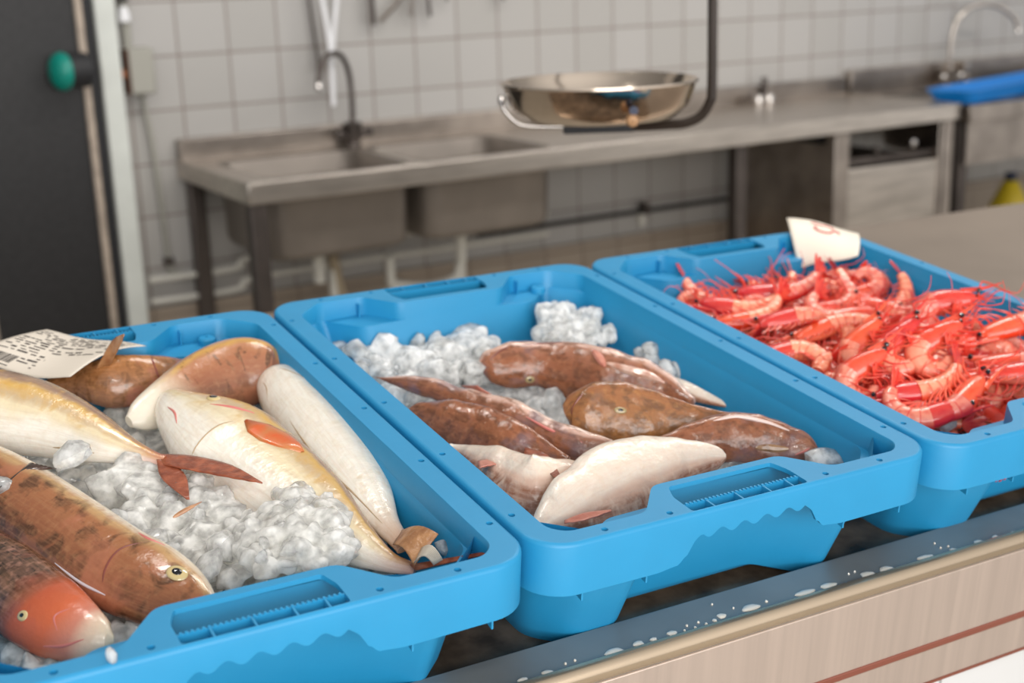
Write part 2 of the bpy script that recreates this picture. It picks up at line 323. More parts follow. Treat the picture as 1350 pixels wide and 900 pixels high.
# things hanging above the left sink
rail = empty('tool_rail', (.9, -.03, 1.42), 'steel wall rail above the sinks with tools hanging from it', 'rail')
MB().box((.30, -.02, 1.40), (1.6, -.001, 1.44)).build('rail_bar', STEEL2, rail, bevel=.003)
def hang(name, pts, r, m, label, cat, flat=.4):
    o = MB().tube(smooth_pts(pts, 4), r, 10, flat=flat).build(name, m); setp(o, label, cat); return o
hang('spatula', [(.415, -.06, 1.42), (.425, -.07, 1.30), (.435, -.075, 1.18), (.432, -.08, 1.10), (.430, -.08, 1.02)], [.013, .016, .020, .024, .016] and [.014] * 5 + [.014] * 12, WHITECL, 'white plastic scraper hanging over the left faucet, the left one', 'spatula')
hang('spatula', [(.490, -.05, 1.42), (.475, -.05, 1.32), (.455, -.055, 1.22), (.450, -.055, 1.17)], .014, WHITECL, 'white plastic scraper hanging over the left faucet, the slanting right one', 'spatula')
hang('hose', [(.390, -.03, 1.42), (.40, -.03, 1.28), (.408, -.035, 1.17), (.40, -.05, 1.12)], .005, STEELD, 'thin dark hose hanging beside the white scrapers', 'hose', 1)
for pts, r, mm, lab in (([(.60, -.03, 1.42), (.597, -.035, 1.31), (.598, -.035, 1.245)], .014, STEELD, 'dark knife handle hanging from the rail, leftmost tool'),
    ([(.75, -.03, 1.42), (.69, -.035, 1.32), (.62, -.035, 1.255)], .011, STEEL2, 'grey tongs hanging slantwise from the rail'),
    ([(.75, -.03, 1.40), (.735, -.035, 1.33), (.725, -.035, 1.265)], .012, STEEL2, 'grey handle hanging between tongs and dark bar'),
    ([(.785, -.03, 1.42), (.785, -.035, 1.34), (.79, -.035, 1.262)], .012, STEELD, 'dark flat bar hanging right of the tongs'),
    ([(.86, -.03, 1.42), (.855, -.035, 1.35), (.85, -.035, 1.305)], .010, STEELD, 'short dark handle hanging right of the dark bar'),
    ([(1.07, -.03, 1.42), (1.06, -.035, 1.35), (1.055, -.035, 1.30)], .012, STEELD, 'dark hook hanging alone above the second basin')):
    hang('kitchen_tool', pts, r, mm, lab, 'tool')
# --- hanging scale: pan, cradle, flat bent arm
pc = Vector((-.026, -2.146, 1.237)); ax_r = Vector((right.x, right.y, 0)).normalized()
sc = empty('hanging_scale', (.14, -2.20, 1.6), 'hanging scale with a round steel pan on a bent flat arm', 'scale')
prof = [(.001, -.050), (.085, -.050), (.110, -.044), (.130, -.026), (.139, -.004), (.1445, .006), (.1475, .006), (.1475, .003), (.144, .001), (.1345, -.029), (.113, -.049), (.086, -.0535), (.001, -.0535)]
MB().lathe(pc, prof, 64).build('pan', PANM, sc)
A = lambda u, z, o=0: pc + ax_r * u + Vector((0, 0, z)) + Vector((fwd.x, fwd.y, 0)).normalized() * o
arm = smooth_pts([A(.168, .40), A(.168, .12), A(.168, -.01), A(.165, -.032), A(.152, -.052), A(.130, -.062), A(.10, -.064), A(.0, -.066)], 8)
MB().tube(arm, .0105, 4, flat=.7).build('arm', STEELD, sc, bevel=.001)
MB().tube(smooth_pts([A(.168, .40), A(.17, .9), A(.168, 1.72)]), .0105, 4, flat=.7).build('hanger', STEELD, sc)
MB().box((-.055, -.012, -.072), (.050, .012, -.0535), Matrix.Translation(pc) @ Matrix.Rotation(math.atan2(ax_r.y, ax_r.x), 4, 'Z')).build('arm_plate', BLACKM, sc, bevel=.002)
MB().tube(smooth_pts([A(-.145, -.02), A(-.142, -.035), A(-.122, -.055), A(-.095, -.0605), A(-.05, -.062)], 6), .0035).build('cradle_wire', CHROME, sc)
MB().lathe(A(-.146, -.02), [(.001, -.005), (.005, -.005), (.006, 0), (.005, .006), (.001, .008)], 12).build('wire_end', CHROME, sc)
MB().lathe(A(.036, -.040, -.135), [(.001, 0), (.008, 0), (.0095, .006), (.007, .014), (.001, .016)], 14, ax=(-.5, -.85, 0), cap0=True).build('adjusting_knob', WOODM, sc)
MB().lathe(A(.038, -.026, -.135), [(.001, 0), (.006, 0), (.006, .008), (.001, .008)], 14, ax=(-.5, -.85, 0), cap0=True).build('screw', DARKBL, sc)
# ------------------------------------------------------------------ the sloping fish counter (frame MC)
HZ = -.135
fc = empty('fish_counter', MC @ Vector((0, .4, HZ - .8)), 'sloping steel fish display counter with a rounded brass edge and white tiled front', 'counter')
XA, XB = -1.6, 2.6
MB().box((XA, .052, HZ - .03), (XB, .935, HZ)).build('deck', DECK if 0 else WELL, fc, MC)
MB().box((XA, .006, -.16), (XB, .052, -.119)).build('front_strip', STRIP, fc, MC, bevel=.001)
# rounded nosing: half round profile swept along x
pr = []
for k in range(13):
    a = PI * .5 + PI * .62 * k / 12; pr.append((.0125 + .0105 * math.cos(a), -.1275 + .0105 * math.sin(a)))
pr += [(.012, -.139)]
MB().loft([[Vector((x, y, z)) for y, z in pr] for x in (XA, XB)]).build('rounded_edge', GOLD, fc, MC)
def rail_box(nm, y0, y1, z0, z1, mm, bv=0): return MB().box((XA, y0, z0), (XB, y1, z1)).build(nm, mm, fc, MC, bevel=bv)
rail_box('fascia_panel', .004, .03, -.207, -.1345, FASCIA, .001)
rail_box('fascia_groove', .0030, .03, -.2140, -.2065, REDG, .0015)
rail_box('fascia_lower_panel', .0045, .03, -.252, -.2135, FASCIA, .001)
rail_box('fascia_lower_trim', .0038, .03, -.2545, -.2515, REDG)
zb = (MC @ Vector((0, .02, -.254))).z + .01
MB().box((-2.35, -2.99, 0), (2.1, -2.2, zb - .05)).build('base_block', TILEW, fc)
setp(MB().box((-2.35, -3.037, 0), (2.1, -2.995, zb + .008)).build('tile_front', TILEW, fc))
# lighter dry sheet of deck behind and right of the crates
MB().box((.83, .062, HZ), (XB, .935, HZ + .003)).build('dry_deck_sheet', DECK, fc, MC, bevel=.001)
# ------------------------------------------------------------------ crates
def fillet(ctrl, rad, n=4):
    out = []; N = len(ctrl)
    for i in range(N):
        p = Vector(ctrl[i]); a = Vector(ctrl[i - 1]); b = Vector(ctrl[(i + 1) % N]); r = rad[i] if isinstance(rad, list) else rad
        da = (a - p); db = (b - p); r = min(r, da.length * .45, db.length * .45); pa = p + da.normalized() * r; pb = p + db.normalized() * r
        for k in range(n + 1):
            t = k / n; out.append(pa * (1 - t) ** 2 + p * 2 * t * (1 - t) + pb * t * t)
    return out
CW, CL = .4, .6
def end_ctrl(x0, chf, yf, xa, xb, ym, chb=None, ybk=None, z=0, zm=None):
    """sixteen control points of a basin outline; bosses at both short ends"""
    if chb is None: chb = chf
    zm = z if zm is None else zm
    f = [(x0 + chf, yf, z), (xa, yf, z), (xb, ym, zm), (CW - xb, ym, zm), (CW - xa, yf, z), (CW - x0 - chf, yf, z), (CW - x0, yf + chf, z)]
    g = [(CW - x0, CL - yf - chb, z), (CW - x0 - chb, CL - yf, z), (CW - xa, CL - yf, z), (CW - xb, CL - ym, zm), (xb, CL - ym, zm), (xa, CL - yf, z), (x0 + chb, CL - yf, z), (x0, CL - yf - chb, z)]
    return [Vector(p) for p in f + g + [(x0, yf + chf, z)]]
def scallop(x):
    pts = [(0, .044), (.105, .045), (.125, .043), (.134, .036), (.140, .026), (.145, .021), (.155, .0185)]
    xx = x if x < .2 else CW - x
    if xx >= .148: return .0205 + .0030 * math.cos((x - .2) / .0225 * 2 * PI) - (x - .2) * .02
    for (a, za), (b, zb_) in zip(pts, pts[1:]):
        if a <= xx <= b:
            t = (xx - a) / (b - a); t = t * t * (3 - 2 * t); return za + (zb_ - za) * t
    return .044
def outline(ins, zf, R=.034):
    """dense rounded rectangle, ccw"""
    out = []; n = 9; W, L = CW, CL
    def corner(cx, cy, a):
        for k in range(n + 1):
            t = a + PI / 2 * k / n; out.append((cx + (R - ins) * math.cos(t), cy + (R - ins) * math.sin(t)))
    corner(R, R, PI); N = 116
    for k in range(1, N): out.append((R + (W - 2 * R) * k / N, ins))
    corner(W - R, R, 1.5 * PI); corner(W - R, L - R, 0)
    for k in range(1, N): out.append((W - R - (W - 2 * R) * k / N, L - ins))
    corner(R, L - R, PI / 2)
    return [Vector((x, y, zf(x, y))) for x, y in out]
def circ(cx, cy, r, z, n=12): return [Vector((cx + r * math.cos(2 * PI * k / n), cy + r * math.sin(2 * PI * k / n), z)) for k in range(n)]
sk_b = lambda x, y: -(scallop(x) if (y < .004 or y > CL - .004) else .044)
def build_crate(label):
    t = empty('fish_crate', MC @ Vector((.2, .3, HZ)), label, 'crate', basis=MC)
    rim = MB()
    U0 = fillet(end_ctrl(.0225, .012, .0185, .105, .135, .0545, .03), .008)
    for v in U0: v.z = 0
    holes = [(.0085, .06), (.061, .0095), (.121, .0095), (.279, .0095), (.339, .0095), (CW - .0085, .06)]
    holes += [(.0085, .18), (.0085, .30), (.0085, .42), (.0085, .54), (CW - .0085, .18), (CW - .0085, .30), (CW - .0085, .42), (CW - .0085, .54), (.061, CL - .0095), (.339, CL - .0095), (.121, CL - .0095), (.279, CL - .0095)]
    o0 = outline(.0035, lambda x, y: 0)
    pockets = []
    for fl in (0, 1):
        pk = [(.139, .0038), (.2555, .0038), (.2555, .030), (.2505, .0465), (.1455, .0465), (.139, .030)]
        pk = [Vector((x, y if not fl else CL - y, 0)) for x, y in pk]
        if fl: pk = pk[::-1]
        pockets.append(fillet(pk, .003, 2))
    dim = [circ(x, y, .0028, 0) for x, y in holes]
    fill_holes(rim, o0, [U0] + pockets + dim)
    for x, y in holes: rim.loft([circ(x, y, .0028, 0), circ(x, y, .0026, -.004)], cap0=False)
    rim.loft([o0, outline(.0018, lambda x, y: -.0005), outline(.0006, lambda x, y: -.0018), outline(0, lambda x, y: -.0035), outline(0, sk_b), outline(.0030, sk_b), outline(.0034, lambda x, y: -.006)], cap0=False, cap1=False)
    for pk in pockets: rim.loft([pk, [v + Vector((0, 0, -.004)) for v in pk]], cap0=False, cap1=False)
    rim.build('rim', BLUE, t, MC)
    # basin
    b = MB(); dn = lambda L, z: [Vector((v.x, v.y, v.z + z)) for v in L]
    U1 = [Vector((v.x, v.y, -.0012)) for v in fillet(end_ctrl(.0232, .012, .0192, .1055, .1355, .0552, .03), .008)]
    U2 = [Vector((v.x, v.y, -.0200)) for v in fillet(end_ctrl(.0238, .012, .0200, .106, .136, .0560, .03), .008)]
    L1 = [Vector((v.x, v.y, -.0212)) for v in fillet(end_ctrl(.0245, .046, .0215, .060, .092, .0565, .03), .010)]
    L2 = fillet(end_ctrl(.0265, .046, .024, .063, .095, .0590, .03, z=-.03), .012)
    L3 = fillet(end_ctrl(.042, .034, .064, .075, .10, .082, z=-.118), .016)
    L4 = fillet(end_ctrl(.050, .034, .072, .085, .11, .088, z=-.126), .016)
    fl_ = [Vector((.2 + (v.x - .2) * .2, .3 + (v.y - .3) * .2, -.1265)) for v in L4]
    b.loft([U0, U1, U2, L1, L2, L3, L4, fl_], cap0=False)
    def rf(c):
        c[3].x, c[3].y = .262, c[2].y - .002; c[4].x, c[4].y = .316, c[1].y + .010; return c
    O1 = fillet(rf(end_ctrl(.019, .044, .0155, .118, .130, .0505, .03, z=-.006)), .014)
    O1b = fillet(rf(end_ctrl(.0215, .042, .022, .117, .128, .0535, .03, z=-.040)), .014)
    O2 = fillet(rf(end_ctrl(.0345, .032, .052, .112, .122, .074, z=HZ + .016, zm=HZ + .030)), .014)
    O3 = fillet(rf(end_ctrl(.040, .030, .060, .110, .122, .078, z=HZ, zm=HZ + .020)), .014)
    b.loft([O1, O1b, O2, O3, [Vector((.2 + (v.x - .2) * .7, .3 + (v.y - .3) * .7, HZ + .004)) for v in O3]], cap0=False)
    b.build('basin', BLUE, t, MC)
    # handle grates: toothed bar and dividers at both ends
    for fl in (0, 1):
        Y = (lambda y: y) if not fl else (lambda y: CL - y); g = MB()
        ya, yb_ = sorted((Y(.0158), Y(.0175)))
        g.box((.138, ya, -.014), (.2565, yb_, -.0008))
        for k in range(30): g.box((.141 + k * .0038, ya, -.001), (.1429 + k * .0038, yb_, .0004))
        for x in (.160, .1885, .217, .240):
            ya, yb_ = sorted((Y(.0034), Y(.0160))); g.box((x, ya, -.012), (x + .0016, yb_, -.0004))
        g.build('handle_grate', BLUE, t, MC)
        for x in (.040, .099, .301, .365):
            ya, yb_ = sorted((Y(.0045), Y(.028))); r = MB()
            r.add([(x, ya if not fl else yb_, -.006), (x + .0015, ya if not fl else yb_, -.006), (x + .0015, ya if not fl else yb_, -.054), (x, ya if not fl else yb_, -.054), (x, yb_ if not fl else ya, -.006), (x + .0015, yb_ if not fl else ya, -.006), (x + .0015, yb_ if not fl else ya, -.050), (x, yb_ if not fl else ya, -.050)],
                  [(0, 1, 2, 3), (4, 5, 6, 7), (0, 1, 5, 4), (1, 2, 6, 5), (2, 3, 7, 6), (3, 0, 4, 7)], False)
            r.build('rib', BLUE, t, MC)
    for x, y in ((.072, .030), (CW - .072, CL - .030)):
        MB().lathe((x, y, -.022), [(.009, 0), (.009, .006), (.0075, .0078), (.001, .008)], 20).build('stacking_nub', BLUE, t, MC)
    return t
def dup(root, mat4, label):
    r = root.copy(); link(r); r.matrix_basis = mat4; r['label'] = label
    for ch in root.children:
        c = ch.copy(); link(c); c.parent = r
        for g in ch.children: d_ = g.copy(); link(d_); d_.parent = c
    return r
crate2 = build_crate('blue plastic crate of monkfish on ice, middle one of the three crates')
def crate_at(x, y, rz, label):
    return dup(crate2, MC @ Matrix.Translation((x + .2, y + .3, HZ)) @ Matrix.Rotation(rz, 4, 'Z'), label)
crate1 = crate_at(-.4045, -.004, 0, 'blue plastic crate of whole silvery and brown fish, left one of the three crates')
crate3 = crate_at(.4055, -.002, 0, 'blue plastic crate of red shrimp, right one of the three crates')
for c in (crate1, crate2, crate3): c['group'] = 'blue fish crates on the counter'
# ------------------------------------------------------------------ fish
M3 = MCI.to_3x3(); FW = M3 @ fwd; RT = M3 @ right; DN = M3 @ down
def node_ramp(n, stops, x, y=0):
    r = n.nodes.new('ShaderNodeValToRGB'); r.color_ramp.interpolation = 'EASE'
    e = r.color_ramp.elements; e[0].position, e[0].color = stops[0][0], stops[0][1]; e[1].position, e[1].color = stops[-1][0], stops[-1][1]
    for p, c in stops[1:-1]: k = e.new(p); k.color = c
    n.links.new(x, r.inputs[0]); return r.outputs[0]
def fish_mat(name, stops, blotch=None, bscale=6, bth=(.55, .7), bamt=.8, rough=.22, ustops=None, bump=.35, bumpscale=120, distort=.10, uscale=4, bvmax=None, streak=.35, streakc=hexc(150, 120, 95), blotch2=None, speck=.45):
    """colour by position round the body (0 back .. 1 belly), blotches, wet skin"""
    m = bpy.data.materials.new(name); m.use_nodes = True; n = m.node_tree; b = n.nodes['Principled BSDF']; L = n.links.new
    uv = n.nodes.new('ShaderNodeUVMap'); uv.uv_map = 'UVMap'; s = n.nodes.new('ShaderNodeSeparateXYZ'); L(uv.outputs[0], s.inputs[0])
    tco = n.nodes.new('ShaderNodeTexCoord')
    nz = n.nodes.new('ShaderNodeTexNoise'); nz.inputs['Scale'].default_value = 28; nz.inputs['Detail'].default_value = 6; L(tco.outputs['Object'], nz.inputs['Vector'])
    a = n.nodes.new('ShaderNodeMath'); a.operation = 'SUBTRACT'; L(nz.outputs[0], a.inputs[0]); a.inputs[1].default_value = .5
    mm = n.nodes.new('ShaderNodeMath'); mm.operation = 'MULTIPLY_ADD'; L(a.outputs[0], mm.inputs[0]); mm.inputs[1].default_value = distort * 2; L(s.outputs['Y'], mm.inputs[2])
    col = node_ramp(n, stops, mm.outputs[0])
    def mixc(fac, c1, c2):
        x = n.nodes.new('ShaderNodeMix'); x.data_type = 'RGBA'; L(fac, x.inputs[0])
        if isinstance(c1, tuple): x.inputs[6].default_value = c1
        else: L(c1, x.inputs[6])
        if isinstance(c2, tuple): x.inputs[7].default_value = c2
        else: L(c2, x.inputs[7])
        return x.outputs[2]
    if blotch:
        c = n.nodes.new('ShaderNodeCombineXYZ'); k = n.nodes.new('ShaderNodeMath'); k.operation = 'MULTIPLY'; k.inputs[1].default_value = uscale; L(s.outputs['X'], k.inputs[0])
        L(k.outputs[0], c.inputs[0]); L(s.outputs['Y'], c.inputs[1])
        bz = n.nodes.new('ShaderNodeTexNoise'); bz.inputs['Scale'].default_value = bscale; bz.inputs['Detail'].default_value = 4; bz.inputs['Distortion'].default_value = .6; L(c.outputs[0], bz.inputs['Vector'])
        r = n.nodes.new('ShaderNodeMapRange'); r.inputs['From Min'].default_value = bth[0]; r.inputs['From Max'].default_value = bth[1]; r.inputs['To Max'].default_value = bamt; L(bz.outputs[0], r.inputs[0])
        f = r.outputs[0]
        if bvmax:
            q = n.nodes.new('ShaderNodeMapRange'); q.inputs['From Min'].default_value = bvmax; q.inputs['From Max'].default_value = bvmax + .12; q.inputs['To Min'].default_value = 1; q.inputs['To Max'].default_value = 0; L(mm.outputs[0], q.inputs[0])
            z = n.nodes.new('ShaderNodeMath'); z.operation = 'MULTIPLY'; L(f, z.inputs[0]); L(q.outputs[0], z.inputs[1]); f = z.outputs[0]
        col = mixc(f, col, blotch)
    # streaks running along the body and fine mottling
    c = n.nodes.new('ShaderNodeCombineXYZ'); k = n.nodes.new('ShaderNodeMath'); k.operation = 'MULTIPLY'; k.inputs[1].default_value = 3; L(s.outputs['X'], k.inputs[0]); L(k.outputs[0], c.inputs[0])
    k = n.nodes.new('ShaderNodeMath'); k.operation = 'MULTIPLY'; k.inputs[1].default_value = 9; L(s.outputs['Y'], k.inputs[0]); L(k.outputs[0], c.inputs[1])
    sz = n.nodes.new('ShaderNodeTexNoise'); sz.inputs['Scale'].default_value = 3; sz.inputs['Detail'].default_value = 6; sz.inputs['Distortion'].default_value = .8; L(c.outputs[0], sz.inputs['Vector'])
    r = n.nodes.new('ShaderNodeMapRange'); r.inputs['From Min'].default_value = .42; r.inputs['From Max'].default_value = .72; r.inputs['To Max'].default_value = streak; L(sz.outputs[0], r.inputs[0])
    col = mixc(r.outputs[0], col, streakc)
    fz = n.nodes.new('ShaderNodeTexNoise'); fz.inputs['Scale'].default_value = 170; fz.inputs['Detail'].default_value = 3; L(tco.outputs['Object'], fz.inputs['Vector'])
    r = n.nodes.new('ShaderNodeMapRange'); r.inputs['From Min'].default_value = .52; r.inputs['From Max'].default_value = .75; r.inputs['To Max'].default_value = speck; L(fz.outputs[0], r.inputs[0])
    col = mixc(r.outputs[0], col, streakc)
    if blotch2:
        r = n.nodes.new('ShaderNodeMapRange'); r.inputs['From Min'].default_value = .55; r.inputs['From Max'].default_value = .68; r.inputs['To Max'].default_value = .7; L(nz.outputs[0], r.inputs[0])
        col = mixc(r.outputs[0], col, blotch2)
    if ustops:
        # head (u=0) and tail colours blended over by their alpha
        r = n.nodes.new('ShaderNodeValToRGB'); e = r.color_ramp.elements; e[0].position, e[0].color = ustops[0]; e[1].position, e[1].color = ustops[-1]
        for p, c in ustops[1:-1]: k = e.new(p); k.color = c
        L(s.outputs['X'], r.inputs[0]); col = mixc(r.outputs['Alpha'], col, r.outputs[0])
    L(col, b.inputs['Base Color'])
    b.inputs['Roughness'].default_value = rough; b.inputs['Coat Weight'].default_value = .25; b.inputs['Coat Roughness'].default_value = .06
    b.inputs['Subsurface Weight'].default_value = .12; b.inputs['Subsurface Scale'].default_value = .004; b.inputs['Subsurface Radius'].default_value = (1, .5, .3)
    n2 = n.nodes.new('ShaderNodeTexNoise'); n2.inputs['Scale'].default_value = bumpscale; n2.inputs['Detail'].default_value = 6; L(tco.outputs['Object'], n2.inputs['Vector'])
    bp = n.nodes.new('ShaderNodeBump'); bp.inputs['Strength'].default_value = bump; bp.inputs['Distance'].default_value = .0025; L(n2.outputs[0], bp.inputs['Height']); L(bp.outputs[0], b.inputs['Normal'])
    return m
def A0(r, g, b, a=0.0): c = hexc(r, g, b); return (c[0], c[1], c[2], a)
CREAM = hexc(226, 214, 196); BEL = hexc(232, 224, 210)
SILV = fish_mat('silver_fish_skin', speck=.15, streak=.35, streakc=hexc(198, 172, 138), stops= [(0, hexc(120, 98, 84)), (.16, hexc(150, 122, 104)), (.24, hexc(205, 165, 90)), (.34, hexc(196, 172, 138)), (.42, hexc(226, 210, 176)), (.60, hexc(238, 232, 220)), (1, hexc(236, 230, 220))], blotch=hexc(202, 160, 90), bscale=5, bth=(.52, .7), bamt=.7, bvmax=.40, ustops=[(0, A0(160, 90, 70, 0)), (.88, A0(160, 90, 70, 0)), (1, A0(165, 85, 66, .7))])
BROWNF = fish_mat('brown_fish_skin', streak=.4, streakc=hexc(170, 120, 84), blotch2=hexc(172, 108, 80), stops= [(0, hexc(70, 48, 34)), (.30, hexc(132, 80, 54)), (.50, hexc(146, 92, 62)), (.66, hexc(160, 104, 68)), (.76, hexc(196, 160, 112)), (.85, hexc(222, 208, 186)), (1, hexc(232, 224, 210))], blotch=hexc(64, 42, 26), bscale=5, bth=(.50, .63), bamt=.8, bvmax=.70)
BROWNF3 = fish_mat('brown_cream_fish_skin', streak=.3, streakc=hexc(176, 130, 96), blotch2=hexc(178, 116, 88), stops=[(0, hexc(96, 66, 50)), (.30, hexc(150, 96, 70)), (.50, hexc(168, 112, 80)), (.60, hexc(200, 156, 84)), (.68, hexc(180, 140, 110)), (.80, hexc(214, 198, 176)), (1, hexc(226, 214, 198))], blotch=hexc(74, 52, 38), bscale=3.5, bth=(.60, .68), bamt=.8, bvmax=.55, ustops=[(0, A0(226, 218, 202, 1)), (.20, A0(224, 214, 196, .95)), (.42, A0(220, 200, 170, 0)), (1, A0(220, 200, 170, 0))])
BROWNF2 = fish_mat('golden_brown_fish_skin', streak=.25, streakc=hexc(196, 140, 96), blotch2=hexc(176, 110, 96), stops= [(0, hexc(150, 108, 84)), (.35, hexc(140, 92, 54)), (.6, hexc(165, 110, 62)), (1, hexc(190, 150, 110))], blotch=hexc(96, 60, 28), bscale=6, bth=(.5, .7), bamt=.8)
DARKF = fish_mat('dark_striped_fish_skin', streak=.3, streakc=hexc(206, 150, 128), blotch2=hexc(150, 78, 62), stops= [(0, hexc(92, 66, 48)), (.4, hexc(118, 84, 60)), (.7, hexc(140, 106, 80)), (1, hexc(190, 165, 140))], blotch=hexc(40, 27, 20), bscale=4, bth=(.42, .62), bamt=.85, uscale=9, ustops=[(0, A0(226, 214, 190, 1)), (.05, A0(222, 190, 166, 1)), (.085, A0(206, 132, 110, 1)), (.15, A0(208, 104, 66, 1)), (.25, A0(196, 92, 58, .9)), (.36, A0(150, 90, 60, 0)), (1, A0(150, 90, 60, 0))])
WHITEF = fish_mat('white_belly_skin', speck=.15, streak=.3, streakc=hexc(205, 178, 146), stops= [(0, hexc(150, 110, 78)), (.30, hexc(200, 170, 132)), (.42, hexc(226, 214, 192)), (.6, hexc(236, 230, 218)), (1, hexc(236, 230, 218))], blotch=hexc(214, 190, 155), bscale=5, bth=(.6, .75), bamt=.5, ustops=[(0, A0(200, 180, 150, 0)), (.80, A0(190, 150, 118, 0)), (1, A0(172, 118, 82, .85))])
MONK = fish_mat('brown_monkfish_skin', streak=.2, streakc=hexc(176, 118, 84), blotch2=hexc(120, 98, 104), stops= [(0, hexc(132, 80, 52)), (.40, hexc(142, 86, 58)), (.62, hexc(150, 100, 78)), (.74, hexc(215, 180, 165)), (1, hexc(236, 222, 210))], blotch=hexc(92, 54, 34), bscale=9, bth=(.46, .62), bamt=.7, rough=.16, bump=1.0, bumpscale=75, uscale=2)
MONK2 = fish_mat('golden_monkfish_skin', streak=.2, streakc=hexc(184, 132, 80), blotch2=hexc(118, 92, 80), stops= [(0, hexc(150, 100, 58)), (.40, hexc(148, 96, 60)), (.62, hexc(140, 90, 66)), (.78, hexc(205, 165, 140)), (1, hexc(230, 210, 190))], blotch=hexc(96, 66, 44), bscale=8, bth=(.45, .62), bamt=.7, rough=.16, bump=1.0, bumpscale=75, uscale=2)
MBEL = fish_mat('white_monkfish_belly', speck=.25, streak=.4, streakc=hexc(216, 186, 166), stops=[(0, hexc(120, 72, 48)), (.28, hexc(146, 92, 66)), (.36, hexc(206, 170, 150)), (.46, hexc(230, 214, 198)), (1, hexc(238, 228, 214))], blotch=hexc(224, 200, 180), bscale=6, bth=(.5, .75), bamt=.6, rough=.24, bump=.9, bumpscale=80, distort=.05)
FINR = mat('reddish_fin', hexc(168, 92, 62), .3, noise_scale=90, col2=hexc(120, 56, 34), coat=.4, stretch=(1, 1, 1), bump=.6, bump_scale=160)
FINT = mat('tan_fin', hexc(186, 136, 92), .3, noise_scale=70, col2=hexc(140, 90, 56), coat=.4, bump=.6, bump_scale=150)
FINP = mat('pink_fin', hexc(205, 140, 120), .3, noise_scale=60, col2=hexc(176, 96, 78), coat=.4, bump=.4, bump_scale=120)
FIND = mat('dark_fin', hexc(70, 46, 34), .3, noise_scale=60, col2=hexc(30, 22, 18), coat=.4)
IRIS = mat('yellow_iris', hexc(206, 184, 132), .15, coat=1); IRISW = mat('pale_iris', hexc(158, 138, 96), .15, coat=1)
PUPIL = mat('black_pupil', (.004, .004, .006, 1), .05, coat=1)
GILL = mat('dark_gill_slit', hexc(120, 58, 46), .35, coat=.4); GILLW = mat('pale_slit', hexc(176, 150, 118), .35, coat=.3); PINKM = mat('pink_gill', hexc(206, 120, 112), .3, coat=.4)
ORNG = mat('orange_patch', hexc(206, 92, 40), .3, coat=.4, noise_scale=60, col2=hexc(190, 120, 70))
